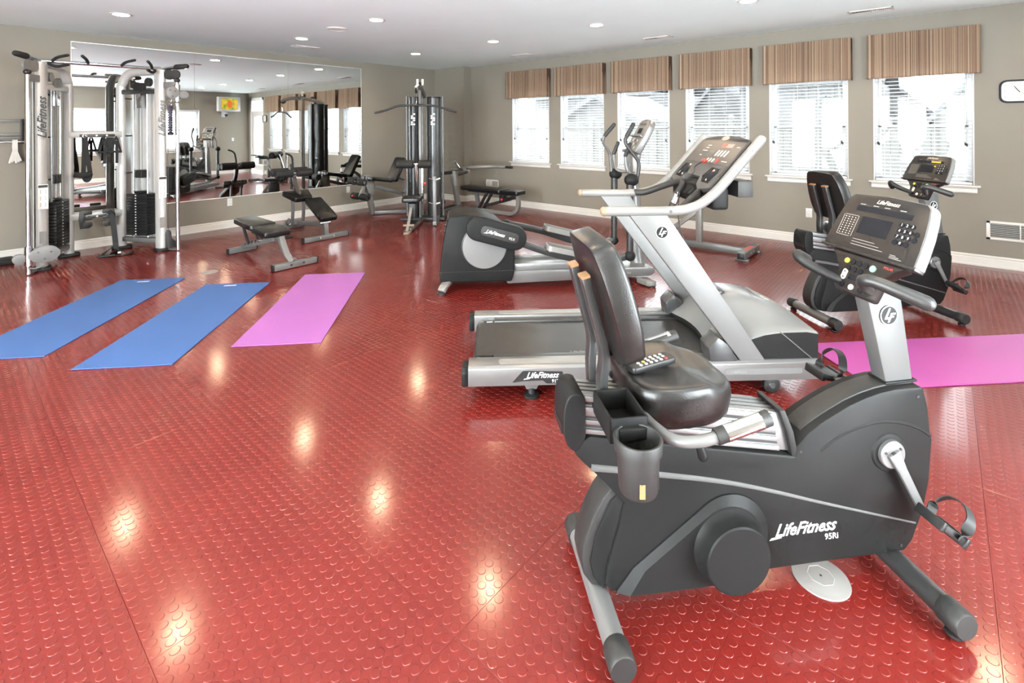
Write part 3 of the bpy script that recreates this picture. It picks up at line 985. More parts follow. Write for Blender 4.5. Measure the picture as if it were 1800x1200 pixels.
def bike(loc, deg, dx, label, lit):
    root = thing('recumbent_bike', label, 'exercise bike', (loc[0], loc[1], 0), deg, 'recumbent exercise bikes')
    stabilizer(root, 0.0, 0.25, 'silver')
    stabilizer(root, 1.018, 0.28, 'steel_dark')
    # side shroud
    out = [(0.03, 0.086), (0.30, 0.083), (0.60, 0.088), (1.045, 0.088), (1.075, 0.12), (1.115, 0.21), (1.140, 0.31), (1.153, 0.449), (1.146, 0.47), (1.138, 0.555), (1.122, 0.622), (1.110, 0.629), (1.015, 0.628),
           (0.96, 0.621), (0.905, 0.608), (0.845, 0.588), (0.788, 0.562), (0.740, 0.538), (0.695, 0.510), (0.655, 0.472), (0.648, 0.440), (0.30, 0.505), (-0.03, 0.566), (-0.075, 0.545), (-0.078, 0.515), (-0.049, 0.483), (0.011, 0.423), (0.075, 0.352), (0.055, 0.27), (0.022, 0.17), (0.012, 0.11)]
    body = MB().prism(out, 'y', -0.064, 0.064).build('shroud', 'charcoal', root, bevel=0.007, seg=2)
    # bowed front of the shroud and its flat top deck
    MB().prism([(0.685, 0.505), (0.735, 0.540), (0.788, 0.567), (0.845, 0.593), (0.905, 0.613), (0.96, 0.626), (1.015, 0.633), (1.105, 0.634), (1.105, 0.615), (0.96, 0.600), (0.80, 0.545), (0.70, 0.495)], 'y', -0.036, 0.036).build('top_strip', 'charcoal_soft', body, bevel=0.004)
    for s in (-1, 1):
        y = s * 0.0645
        rid = [(-0.03, 0.472), (0.08, 0.452), (0.199, 0.427), (0.33, 0.401), (0.458, 0.370), (0.60, 0.328), (0.727, 0.287), (0.90, 0.234), (1.085, 0.178)]
        MB().tube(spl([(p[0], y, p[1]) for p in rid], 4), [0.011, 0.009, 0.007, 0.005, 0.003], n=8, flat=0.55).build('ridge', 'ridge_highlight', body)
        # arched crease over the crank
        arc = [(0.74, 0.452), (0.80, 0.488), (0.87, 0.512), (0.95, 0.525), (1.03, 0.517), (1.10, 0.492), (1.145, 0.462)]
        MB().tube(spl([(p[0], y, p[1]) for p in arc], 4), 0.005, n=6, flat=0.5).build('crease', 'charcoal', body)
        # raised lower plate that carries the drum
        pl = [(0.045, 0.088), (0.30, 0.085), (0.545, 0.090)] + circ(0.415, 0.215, 0.132, 16, math.radians(-32), math.radians(128), True) + [(0.10, 0.155)]
        if s < 0:
            bb = MB()
            n = len(pl)
            cx_ = (0.33, 0.17)
            R = [[(p[0], y_, p[1]) for p in src] for y_, src in ((-0.060, pl), (-0.070, pl), (-0.088, [(q[0] + (cx_[0] - q[0]) * 0.13, q[1] + (cx_[1] - q[1]) * 0.13 if q[1] > 0.1 else q[1]) for q in pl]))]
            bb.rings(R)
            bb.build('drum_plate', 'charcoal', body, smooth=25)
            MB().lathe([(0.122, 0.060), (0.120, 0.085), (0.112, 0.095), (0.106, 0.110), (0.103, 0.140), (0.099, 0.144), (0.0, 0.145)], (0.405, 0.0, 0.198), (0, -1, 0), n=40).build('drum', 'charcoal', body, smooth=30)
        else:
            MB().prism(pl, 'y', 0.06, 0.078).build('drum_plate', 'charcoal', body, bevel=0.01)
        for px, pz in ((1.098, 0.598), (0.668, 0.455), (1.03, 0.11)):
            MB().cyl((px, y - s * 0.001, pz), (px, y + s * 0.001, pz), 0.005, n=10).build('screw', 'black_plastic', body)
    # curved tail
    tail = [(0.04, 0.085), (-0.025, 0.098), (-0.048, 0.130), (-0.057, 0.177), (-0.052, 0.22), (-0.039, 0.257), (-0.018, 0.31), (0.010, 0.357), (0.048, 0.400), (0.10, 0.34)]
    MB().prism(tail, 'y', -0.048, 0.048).build('tail', 'charcoal_soft', root, bevel=0.008)
    MB().prism([(0.012, 0.09), (-0.022, 0.13), (-0.032, 0.177), (-0.014, 0.257), (0.035, 0.355), (0.07, 0.385), (0.09, 0.33), (0.03, 0.18)], 'y', -0.057, 0.057).build('tail_band', 'charcoal', root, bevel=0.005)
    # rail
    rl = MB().prism([(-0.055, 0.690), (0.625, 0.573), (0.650, 0.447), (-0.045, 0.568)], 'y', -0.047, 0.047).build('rail', 'aluminium', root, bevel=0.004)
    for s in (-1, 1):
        for f0, f1, m in ((0.02, 0.16, 'aluminium'), (0.30, 0.52, 'aluminium'), (0.62, 0.74, 'aluminium'), (0.86, 0.98, 'aluminium')):
            def at(t, f):
                a_ = Vector((-0.055 + 0.68 * t, 0.690 - 0.117 * t))
                c_ = Vector((-0.045 + 0.695 * t, 0.568 - 0.121 * t))
                return a_ * (1 - f) + c_ * f
            q = [at(0, f0), at(0.93, f0), at(0.93, f1), at(0, f1)]
            MB().prism([(p.x, p.y) for p in q], 'y', s * 0.045, s * 0.056).build('rail_flange', m, rl, bevel=0.002)
        for f0, f1 in ((0.19, 0.26), (0.55, 0.60), (0.77, 0.83)):
            q = [at(0, f0), at(0.93, f0), at(0.93, f1), at(0, f1)]
            MB().prism([(p.x, p.y) for p in q], 'y', s * 0.045, s * 0.0485).build('rail_groove', 'steel_dark', rl)
    for yy in (-0.024, 0.0, 0.024):
        MB().beam((-0.05, yy, 0.6895), (0.60, yy, 0.5777), 0.006, 0.002).build('rail_groove', 'steel_dark', rl)
    MB().prism(rpoly([(-0.092, 0.702), (-0.112, 0.665), (-0.116, 0.582), (-0.098, 0.535), (-0.072, 0.520), (-0.044, 0.560), (-0.046, 0.696)], 0.02), 'y', -0.066, 0.066).build('rear_cap', 'charcoal', root, bevel=0.010, seg=3)
    MB().prism([(-0.1175, 0.575), (-0.1175, 0.60), (-0.112, 0.60), (-0.112, 0.575)], 'y', -0.05, 0.05).build('rear_slot', 'black_plastic', root)
    MB().prism([(0.596, 0.592), (0.616, 0.590), (0.645, 0.520), (0.662, 0.438), (0.640, 0.438), (0.622, 0.520)], 'y', -0.062, 0.062).build('collar', 'black_rubber', root, bevel=0.003)
    # crank, pedals
    crank = MB().cyl((0.985, -0.095, 0.425), (0.985, 0.095, 0.425), 0.014).build('crank_axle', 'steel_dark', root)
    dv = Vector((0.085, 0, -0.172))
    for s in (-1, 1):
        c = Vector((0.985, s * 0.064, 0.425))
        MB().lathe([(0.064, 0.0), (0.060, 0.005), (0.050, 0.007)], c, (0, s, 0), n=32).build('crank_boss', 'charcoal', crank)
        MB().lathe([(0.045, 0.006), (0.045, 0.018), (0.042, 0.021), (0.0, 0.022)], c, (0, s, 0), n=32).build('crank_disc', 'silver_light', crank)
        e = c + (dv if s < 0 else Vector((-0.035, 0, 0.150))) + Vector((0, s * 0.036, 0))
        c2 = c + Vector((0, s * 0.026, 0))
        d = (e - c2).normalized()
        MB().rtube([c2 - d * 0.012, c2 + d * 0.05, e + d * 0.014], [0.013, 0.013, 0.013], [0.044, 0.032, 0.024], (d.cross(Vector((0, 1, 0))))).build('crank_arm', 'silver', crank, bevel=0.004)
        for a_ in (40, 160, 280):
            q = c + Vector((0.031 * math.cos(math.radians(a_)), s * 0.022, 0.031 * math.sin(math.radians(a_))))
            MB().cyl(q, q + Vector((0, s * 0.003, 0)), 0.004, n=8).build('bolt', 'steel_dark', crank)
        bb = MB()
        if s < 0:
            ax, az = Vector((0.80, 0, -0.60)), Vector((0.60, 0, 0.80))
        else:
            ax, az = Vector((0.97, 0, -0.22)).normalized(), Vector((0.22, 0, 0.97)).normalized()
        pc = e + Vector((0, s * 0.065, 0))
        bb.obox(pc, ax, (0, 1, 0), az, 0.048, 0.045, 0.011)
        bb.obox(pc + ax * 0.046, ax, (0, 1, 0), az, 0.008, 0.050, 0.016)
        bb.obox(pc - ax * 0.046, ax, (0, 1, 0), az, 0.008, 0.045, 0.015)
        bb.cyl(e, pc, 0.012)
        P_ = bb.build('pedal', 'black_plastic', crank, bevel=0.004)
        st = [pc + Vector((0, s * y_, 0)) + az * z_ + ax * x_ for y_, z_, x_ in ((-0.046, 0.006, 0.010), (-0.052, 0.045, 0.014), (-0.030, 0.085, 0.020), (0.012, 0.092, 0.024), (0.044, 0.066, 0.020), (0.052, 0.028, 0.014), (0.048, -0.004, 0.010))]
        MB().rtube(spl(st, 6), 0.028, 0.0035, ax.cross(Vector((0, 1, 0)))).build('strap', 'black_rubber', crank)
    # console post
    pp = [(1.013, 0.625), (1.116, 0.630), (1.068, 0.955), (0.930, 0.985)]
    post = MB().prism(pp, 'y', -0.030, 0.030).build('console_post', 'post_grey', root, bevel=0.006)
    MB().prism([(1.005, 0.628), (1.125, 0.632), (1.124, 0.640), (1.004, 0.637)], 'y', -0.037, 0.037).build('post_flange', 'charcoal', post, bevel=0.002)
    for s in (-1, 1):
        emblem(post, (1.022, s * 0.0305, 0.862), (-s, 0, 0), (0, 0, 1), 0.034)
    # console: face plane tilted towards the rider
    P0 = Vector((0.962, 0, 1.062))
    t = Vector((0.098, 0, 0.186)).normalized()
    ex, ey = Vector((0, -1, 0)), t          # right and up as the rider sees them
    nz = ex.cross(ey)                        # towards the rider
    Hs = 0.212
    face = [(-0.188, 0.0), (0.188, 0.0), (0.186, 0.05), (0.180, 0.11), (0.170, 0.165), (0.160, Hs - 0.012), (0.145, Hs + 0.002), (0.0, Hs + 0.010), (-0.145, Hs + 0.002), (-0.160, Hs - 0.012), (-0.170, 0.165), (-0.180, 0.11), (-0.186, 0.05)]
    con = MB().pslab(face, P0, ex, ey, -0.038, 0.0).build('console', 'shell_grey', root, bevel=0.008, seg=3)
    MB().pslab([(p[0] * 0.965, 0.004 + p[1] * 0.965) for p in face], P0, ex, ey, 0.0, 0.003).build('face_panel', 'console_dark', con, bevel=0.001)
    bk = [(-0.15, 0.0), (0.15, 0.0), (0.14, 0.12), (0.10, 0.17), (-0.10, 0.17), (-0.14, 0.12)]
    MB().pslab(bk, P0 - nz * 0.036, ex, ey, -0.045, 0.0).build('console_back', 'shell_grey', con, bevel=0.02, seg=3)
    MB().pslab([(-0.19, -0.006), (0.19, -0.006), (0.19, 0.004), (-0.19, 0.004)], P0, ex, ey, -0.03, 0.007).build('lip', 'console_dark', con, bevel=0.002)
    low = [(-0.150, -0.006), (0.150, -0.006), (0.118, -0.030), (0.088, -0.068), (0.074, -0.135), (0.066, -0.142), (-0.066, -0.142), (-0.074, -0.135), (-0.088, -0.068), (-0.118, -0.030)]
    MB().pslab(low, P0, ex, ey, -0.045, -0.008).build('lower_panel', 'console_dark', con, bevel=0.006, seg=2)
    MB().pslab([(-0.05, -0.14), (0.05, -0.14), (0.06, 0.02), (-0.06, 0.02)], P0 - nz * 0.03, ex, ey, -0.05, 0.0).build('neck', 'charcoal', con, bevel=0.01)
    def dec(nm, m, x0, x1, y0, y1, d=0.0036, rr=0.0):
        q = [(x0, y0), (x1, y0), (x1, y1), (x0, y1)]
        if rr:
            q = rpoly(q, rr)
        return MB().pslab(q, P0, ex, ey, 0.0028, d).build(nm, m, con)
    dec('message_display', 'screen_black', -0.108, 0.112, 0.150, 0.170)
    dec('profile_display', 'screen_black', -0.068, 0.052, 0.068, 0.132)
    if lit:
        dec('led_line', 'amber_led', 0.010, 0.085, 0.156, 0.166, 0.0042)
        dec('led_spot', 'amber_led', 0.046, 0.058, 0.120, 0.128, 0.0042)
    # printed heart-rate chart
    fr = MB()
    for x0, x1, y0, y1 in ((-0.142, -0.084, 0.128, 0.1295), (-0.146, -0.090, 0.048, 0.0495), (-0.1475, -0.146, 0.050, 0.128), (-0.084, -0.0825, 0.050, 0.128)):
        fr.pslab([(x0, y0), (x1, y0), (x1, y1), (x0, y1)], P0, ex, ey, 0.0028, 0.0034)
    fr.build('chart_frame', 'grey_print', con)
    bb = MB()
    for i in range(4):
        for j in range(8):
            x_, y_ = -0.137 + i * 0.014, 0.057 + j * 0.009
            bb.pslab([(x_ - 0.0022, y_ - 0.0012), (x_ + 0.0022, y_ - 0.0012), (x_ + 0.0022, y_ + 0.0012), (x_ - 0.0022, y_ + 0.0012)], P0, ex, ey, 0.0028, 0.0034)
    bb.build('chart_marks', 'cream_button', con)['kind'] = 'stuff'
    bb = MB()
    for i in range(3):
        bb.pslab([(-0.070, 0.024 + i * 0.010), (0.060 - 0.02 * i, 0.024 + i * 0.010), (0.060 - 0.02 * i, 0.0255 + i * 0.010), (-0.070, 0.0255 + i * 0.010)], P0, ex, ey, 0.0028, 0.0033)
    for i, x_ in enumerate((-0.10, -0.045, 0.0, 0.06)):
        bb.pslab([(x_, 0.175), (x_ + 0.022, 0.175), (x_ + 0.022, 0.1775), (x_, 0.1775)], P0, ex, ey, 0.0028, 0.0033)
    for i in range(3):
        bb.pslab([(0.09, 0.012 + i * 0.005), (0.135 - 0.012 * i, 0.012 + i * 0.005), (0.135 - 0.012 * i, 0.0135 + i * 0.005), (0.09, 0.0135 + i * 0.005)], P0, ex, ey, 0.0028, 0.0033)
    bb.build('small_print', 'grey_print', con)['kind'] = 'stuff'
    text('lettering', 'LifeFitness', 0.021, 'cream_button', con, P0 + ex * 0.005 + ey * 0.193 + nz * 0.0034, ex, ey, shear=0.4, extr=0.0003)
    for j in range(4):
        for i in range(3):
            lab = [['1', '2', '3'], ['4', '5', '6'], ['7', '8', '9'], ['', '0', '']][j][i]
            c = P0 + ex * (0.088 + i * 0.0195) + ey * (0.129 - j * 0.0205)
            k_ = MB().pslab(circ(0, 0, 0.0086 if lab else 0.0095, 14), c, ex, ey, 0.0028, 0.0052).build('key', 'screen_black', con)
            if lab:
                text('lettering', lab, 0.0135, 'white_print', con, c + nz * 0.0056, ex, ey, extr=0.0002)
    for x_, y_ in ((0.149, 0.1065), (0.149, 0.087)):
        MB().pslab(circ(0, 0, 0.009, 12), P0 + ex * x_ + ey * y_, ex, ey, 0.0028, 0.005).build('key', 'screen_black', con)
    o2 = P0 - nz * 0.008
    for row, (y_, xs) in enumerate(((-0.036, (-0.062, -0.036, -0.010, 0.016)), (-0.060, (-0.046, -0.020, 0.006)))):
        for i, x_ in enumerate(xs):
            MB().pslab(circ(0, 0, 0.0095, 14), o2 + ex * x_ + ey * y_, ex, ey, 0.0, 0.003).build('key', 'screen_black' if (row or i) else 'yellow_print', con)
    MB().pslab(circ(0, 0, 0.0115, 16), o2 + ex * 0.046 + ey * -0.038, ex, ey, 0.0, 0.0035).build('start_key', 'green_button', con)
    text('lettering', 'POLAR', 0.011, 'red_print', con, o2 + ex * 0.096 + ey * -0.022 + nz * 0.0006, ex, ey, extr=0.0002)
    MB().pslab([(-0.030, -0.096), (0.026, -0.096), (0.026, -0.078), (-0.030, -0.078)], o2, ex, ey, -0.001, 0.001).build('level_display', 'screen_black', con)
    for x_ in (-0.050, 0.047):
        k_ = MB().pslab(rpoly([(x_ - 0.009, -0.104), (x_ + 0.009, -0.104), (x_ + 0.009, -0.066), (x_ - 0.009, -0.066)], 0.009), o2, ex, ey, 0.0, 0.003).build('rocker_key', 'cream_button', con)
        bb = MB()
        bb.pslab([(x_ - 0.005, -0.078), (x_ + 0.005, -0.078), (x_, -0.071)], o2, ex, ey, 0.0028, 0.0036)
        bb.pslab([(x_ - 0.005, -0.093), (x_, -0.100), (x_ + 0.005, -0.093)], o2, ex, ey, 0.0028, 0.0036)
        bb.build('arrow_mark', 'black_print', con)
    for x_, m in ((-0.042, 'screen_black'), (-0.004, 'cream_button'), (0.034, 'screen_black')):
        MB().pslab(circ(0, 0, 0.0098, 14), o2 + ex * x_ + ey * -0.121, ex, ey, 0.0, 0.003).build('key', m, con)
    # looped handlebars beside the console
    for s in (-1, 1):
        path = [(0.945, s * 0.045, 0.950), (0.895, s * 0.085, 0.972), (0.845, s * 0.122, 1.002), (0.826, s * 0.142, 1.022), (0.838, s * 0.166, 1.026), (0.880, s * 0.205, 1.008), (0.935, s * 0.248, 0.982)]
        MB().tube(spl(path, 5), [0.014, 0.016, 0.018, 0.0185, 0.019, 0.021, 0.0225], n=14, round_end=True).build('handlebar', 'tube_grey' if s < 0 else 'black_rubber', root)
    # seat carriage
    car = MB().box(dx - 0.02, dx + 0.30, -0.07, 0.07, 0.64, 0.665).box(dx + 0.02, dx + 0.26, -0.085, 0.085, 0.615, 0.645).build('seat_carriage', 'charcoal', root, bevel=0.006)
    zs = -0.165 * dx
    seat_o = Vector((dx, 0, zs))
    so = [(0.085, 0.0), (0.092, -0.110), (0.120, -0.160), (0.20, -0.178), (0.30, -0.170), (0.370, -0.140), (0.412, -0.090), (0.425, 0.0), (0.412, 0.090), (0.370, 0.140), (0.30, 0.170), (0.20, 0.178), (0.120, 0.160), (0.092, 0.110)]
    soS = [(p.x, p.y) for p in spl([(a_, c_, 0) for a_, c_ in so], 4, True)]
    def ring(sc_, zf):
        R_ = []
        for x_, y_ in soS:
            q = 0.25 + (x_ - 0.25) * sc_
            w_ = y_ * sc_
            # the top steps down over the thighs at the front
            t_ = min(1.0, max(0.0, (q - 0.300) / 0.045))
            dome = -0.016 * t_ * t_ * (3 - 2 * t_) - 0.10 * max(0.0, q - 0.36)
            R_.append((dx + q, w_, zf + (dome if zf > 0.66 else 0.0) + zs + 0.012 * abs(w_) / 0.178))
        return R_
    MB().rings([ring(0.80, 0.612), ring(0.90, 0.614), ring(0.955, 0.628), ring(0.985, 0.655), ring(1.0, 0.700), ring(0.985, 0.722), ring(0.95, 0.732), ring(0.90, 0.7355), ring(0.80, 0.735), ring(0.65, 0.732), ring(0.50, 0.729), ring(0.35, 0.727), ring(0.2, 0.7255), ring(0.08, 0.725)]).build('seat', 'seat_vinyl', root, smooth=60)
    # backrest
    bo = Vector((dx + 0.066, 0, 0.812 + zs))
    bt = Vector((-0.088, 0, 0.355)).normalized()
    W = [(-0.125, 0.0), (0.125, 0.0), (0.168, 0.045), (0.182, 0.125), (0.176, 0.225), (0.150, 0.318), (0.100, 0.362), (-0.100, 0.362), (-0.150, 0.318), (-0.176, 0.225), (-0.182, 0.125), (-0.168, 0.045)]
    WS = [(p.x, p.y) for p in spl([(a_, c_, 0) for a_, c_ in W], 4, True)]
    bx = Vector((0, -1, 0))
    bn = bx.cross(bt)      # points back, away from the rider's back
    def bring(sc_, d):
        R_ = []
        for a_, c_ in WS:
            f = abs(a_ / 0.182) ** 2 * 0.016
            R_.append(bo + bx * (a_ * sc_) + bt * (0.19 + (c_ - 0.19) * sc_) + bn * (d) - bn * f * -1 * -1)
        return R_
    MB().rings([bring(0.93, 0.036), bring(0.985, 0.033), bring(1.0, 0.024), bring(1.0, -0.026), bring(0.985, -0.035), bring(0.94, -0.040), bring(0.45, -0.034), bring(0.15, -0.032)]).build('backrest', 'seat_vinyl', root, smooth=50)
    for s in (-1, 1):
        a_ = bo + bt * 0.262 + bn * 0.052 + Vector((0, s * 0.065, 0))
        c_ = bo + bt * 0.02 + bn * 0.050 + Vector((0, s * 0.065, 0))
        e_ = Vector((dx + 0.01, s * 0.055, 0.655 + zs))
        MB().rtube(spl([a_, (a_ + c_) / 2, c_, (c_ + e_) / 2 + Vector((-0.004, 0, 0)), e_], 4), 0.046, 0.026, bn).build('back_post', 'steel_dark', root, bevel=0.004)
        MB().obox(a_ + bt * 0.003, bt, (0, 1, 0), bn, 0.004, 0.0235, 0.0135).build('post_cap', 'orange_reflection', root)
        # tray, side handles
        hz = 0.665 + zs
        hp = [(dx + 0.10, s * 0.10, hz), (dx + 0.115, s * 0.19, hz - 0.004), (dx + 0.150, s * 0.250, hz - 0.010), (dx + 0.205, s * 0.272, hz - 0.006), (dx + 0.26, s * 0.275, hz + 0.004), (dx + 0.40, s * 0.275, hz + 0.040)]
        MB().tube(spl(hp, 5), 0.0155, n=12).build('side_handle', 'silver', root)
        MB().tube([(dx + 0.255, s * 0.275, hz + 0.003), (dx + 0.412, s * 0.275, hz + 0.043)], 0.0215, n=14, round_end=False).build('grip', 'charcoal_soft', root, bevel=0.003)
        MB().tube([(dx + 0.282, s * 0.2765, hz + 0.0105), (dx + 0.385, s * 0.2765, hz + 0.037)], 0.0218, n=14).build('pulse_sensor', 'chrome', root)
        MB().tube(spl([(dx + 0.20, s * 0.262, hz - 0.01), (dx + 0.215, s * 0.265, hz - 0.028), (dx + 0.222, s * 0.266, hz - 0.052)], 3), [0.006, 0.011, 0.013], n=10, round_end=True).build('release_lever', 'charcoal', root)
    tr = MB()
    ty0, ty1, tx0, tx1, tz0, tz1 = -0.245, -0.090, dx - 0.030, dx + 0.078, 0.655 + zs, 0.722 + zs
    tk = 0.008
    tr.box(tx0, tx1, ty0, ty1, tz0, tz0 + tk).box(tx0, tx0 + tk, ty0, ty1, tz0, tz1).box(tx1 - tk, tx1, ty0, ty1, tz0, tz1).box(tx0, tx1, ty0, ty0 + tk, tz0, tz1).box(tx0, tx1, ty1 - tk, ty1, tz0, tz1)
    tr.build('tray', 'charcoal', root, bevel=0.003)
    cx_, cy_, cz_ = dx + 0.028, -0.295, 0.700 + zs
    MB().lathe([(0.0, -0.135), (0.047, -0.135), (0.050, -0.128), (0.0545, -0.042), (0.0545, -0.034), (0.0615, -0.030), (0.063, 0.0), (0.061, 0.003), (0.056, 0.003), (0.054, -0.002), (0.050, -0.05), (0.046, -0.122), (0.0, -0.125)], (cx_, cy_, cz_), (0, 0, 1), n=32).build('cup_holder', 'charcoal_soft', root, smooth=50)
    for aa in (-100, -30):
        a_ = math.radians(aa)
        d = Vector((math.cos(a_), math.sin(a_), 0))
        MB().obox(Vector((cx_, cy_, cz_ - 0.105)) + d * 0.0505, d, d.cross(Vector((0, 0, 1))), (0, 0, 1), 0.0015, 0.007, 0.018).build('drain_slot', 'black_plastic' if aa > -90 else 'orange_reflection', root)
    MB().box(dx - 0.01, dx + 0.07, -0.26, -0.235, 0.668 + zs, 0.70 + zs).build('cup_bracket', 'charcoal', root, bevel=0.003)
    brand(root, (0.680, -0.0650, 0.208), (1, 0, 0), (0, 0, 1), 0.044, 'white_print', '95Ri')
    brand(root, (0.680, 0.0650, 0.208), (-1, 0, 0), (0, 0, 1), 0.044, 'white_print', '95Ri')
    return root

bikeA = bike((1.37, 0.845), -41.5, 0.0, 'charcoal recumbent exercise bike in the foreground, remote control on its seat', False)
bikeB = bike((4.451, 0.772), -42.0, 0.10, 'charcoal recumbent exercise bike by the windows with amber digits lit on its console', True)

# remote control lying on the near seat
r = thing('remote_control', 'black remote control with pale buttons on the near bike seat', 'remote', (1.37, 0.845, 0), -41.5)
c = Vector((0.185, -0.010, 0.7405))
ax = Vector((0.94, 0.34, 0)).normalized()
ay = Vector((-0.34, 0.94, 0)).normalized()
MB().pslab(rpoly([(-0.088, -0.024), (0.088, -0.027), (0.088, 0.027), (-0.088, 0.024)], 0.014, 5), c, ax, ay, 0.0, 0.019).build('case', 'black_plastic', r, bevel=0.004)
for i in range(6):
    for j in range(3):
        q = c + ax * (-0.052 + i * 0.021) + ay * (-0.014 + j * 0.014) + Vector((0, 0, 0.019))
        m = 'white_print'
        if i == 5 and j == 0: m = 'red'
        if i == 1 and j == 1: m = 'yellow_print'
        if i == 0 and j == 2: m = 'red_print'
        MB().lathe([(0.0052, 0.0), (0.005, 0.002), (0.0, 0.0024)], q, (0, 0, 1), n=10).build('button', m, r)
# ------------------------------------------------------------------ treadmill
r = thing('treadmill', 'silver treadmill with black belt behind the near bike', 'treadmill', (1.911, 1.975, 0), -47.6)
WT = 0.86
# side rails (near y = 0, far y = WT): walk-on steps
for y0, y1, s in ((0.0, 0.118, -1), (WT - 0.118, WT, 1)):
    prof = [(y0, 0.09), (y1, 0.09), (y1, 0.185), (y1 - 0.012, 0.198) if s > 0 else (y1, 0.198), (y0, 0.198) if s > 0 else (y0 + 0.014, 0.198), (y0, 0.184)]
    rail = MB().prism(prof, 'x', 0.0, 1.955).build('side_rail', 'silver_light', r, bevel=0.003)
    ym = (y0 + y1) / 2
    MB().prism(rpoly([(0.17, ym - 0.028), (1.30, ym - 0.028), (1.30, ym + 0.028), (0.17, ym + 0.028)], 0.02), 'z', 0.1975, 0.2005).build('tread_strip', 'platinum', rail)
    MB().prism([(y0, 0.088), (y1, 0.088), (y1, 0.165), (y1 - 0.02, 0.192), (y0 + 0.02, 0.192), (y0, 0.165)], 'x', -0.036, 0.0).build('end_cap', 'charcoal', rail, bevel=0.008)
    ys = -0.0012 if s < 0 else WT + 0.0012
    MB().prism(rpoly([(1.42, 0.125), (1.86, 0.125), (1.86, 0.158), (1.42, 0.158)], 0.016), 'y', min(ys, ys - s * 0.0022), max(ys, ys - s * 0.0022)).build('label_strip', 'silver', rail)
    # feet
    ft = MB().prism([(0.30, 0.092), (0.40, 0.092), (0.378, 0.045), (0.322, 0.045)], 'y', ym - 0.012, ym + 0.012).build('foot_bracket', 'silver', r, bevel=0.002)
    MB().lathe([(0.0, 0.0), (0.040, 0.0), (0.042, 0.016), (0.020, 0.022), (0.018, 0.05)], (0.35, ym, 0.0), (0, 0, 1), n=18).build('foot', 'black_rubber', r)
    wx, wz = 1.705, 0.046
    yw = y0 + 0.05 if s < 0 else y1 - 0.05
    MB().lathe([(0.012, -0.020), (0.036, -0.020), (0.046, -0.014), (0.046, 0.014), (0.036, 0.020), (0.012, 0.020)], (wx, yw, wz), (0, 1, 0), n=24).build('wheel', 'black_rubber', r)
    MB().lathe([(0.0, -0.024), (0.016, -0.024), (0.022, -0.018), (0.022, 0.018), (0.016, 0.024), (0.0, 0.024)], (wx, yw, wz), (0, 1, 0), n=16).build('wheel_hub', 'steel_dark', r)
MB().box(0.95, 1.72, 0.05, WT - 0.05, 0.068, 0.092).build('lift_frame', 'black_plastic', r, bevel=0.006)
MB().box(0.03, 1.92, 0.118, WT - 0.118, 0.10, 0.150).build('deck', 'black_plastic', r, bevel=0.004)
# belt: rolled over the rear roller
prof = [(1.50, 0.1765), (0.05, 0.1765)] + [(0.05 - 0.032 * math.sin(a_), 0.1445 + 0.032 * math.cos(a_)) for a_ in [math.pi * k / 8 for k in range(1, 9)]] + [(1.50, 0.1125)]
MB().prism(prof, 'y', 0.185, WT - 0.185).build('belt', 'belt_black', r, smooth=45)
for s in (0, 1):
    yy = 0.185 if s == 0 else WT - 0.185
    y_in = (0.118, 0.185) if s == 0 else (WT - 0.185, WT - 0.118)
    MB().box(0.14, 1.40, y_in[0], y_in[1], 0.150, 0.186).build('belt_guide', 'steel_dark', r, bevel=0.004)
    MB().cyl((0.05, y_in[0] + 0.008, 0.1445), (0.05, y_in[1] - 0.002, 0.1445), 0.026, n=18).build('roller_end', 'silver', r)
    MB().box(0.085, 0.13, y_in[0] + 0.02, y_in[1] - 0.01, 0.14, 0.165).build('tension_bolt', 'chrome', r, bevel=0.003)
brand(r, (0.66, 0.205, 0.1772), (1, 0, 0), (0, 1, 0), 0.032, 'platinum')
dcl = MB().prism(rpoly([(0.24, 0.108), (0.30, 0.115), (0.41, 0.118), (0.43, 0.100), (0.52, 0.100), (0.52, 0.165), (0.30, 0.172)], 0.008), 'y', -0.0009, 0.0).build('decal', 'black_print', r)
brand(r, (0.405, -0.0016, 0.146), (1, 0, 0), (0, 0, 1), 0.036, 'white_print')
text('lettering', '91Ti', 0.026, 'white_print', r, (0.482, -0.0016, 0.113), (1, 0, 0), (0, 0, 1))
text('lettering', 'LifeFitness', 0.020, 'grey_print', r, (1.50, -0.0022, 0.141), (1, 0, 0), (0, 0, 1), shear=0.4, extr=0.0003)
# motor hood as a lofted shell
def lerp(tab, x):
    for (a_, c_), (d_, e_) in zip(tab, tab[1:]):
        if x <= d_:
            return c_ + (e_ - c_) * (x - a_) / (d_ - a_)
    return tab[-1][1]
edge = [(1.36, 0.205), (1.45, 0.235), (1.52, 0.285), (1.58, 0.315), (1.66, 0.338), (1.75, 0.350), (1.92, 0.352), (1.955, 0.340)]
mid = [(1.36, 0.215), (1.43, 0.330), (1.48, 0.425), (1.53, 0.462), (1.60, 0.474), (1.70, 0.462), (1.80, 0.430), (1.90, 0.385), (1.955, 0.352)]
xs = [1.36, 1.40, 1.44, 1.48, 1.52, 1.56, 1.60, 1.66, 1.72, 1.78, 1.84, 1.90, 1.945, 1.965]
ysn = [0.025, 0.035, 0.10, 0.18, 0.25, 0.30, 0.36, 0.43, 0.50, 0.56, 0.61, 0.68, 0.76, 0.825, 0.835]
G = []
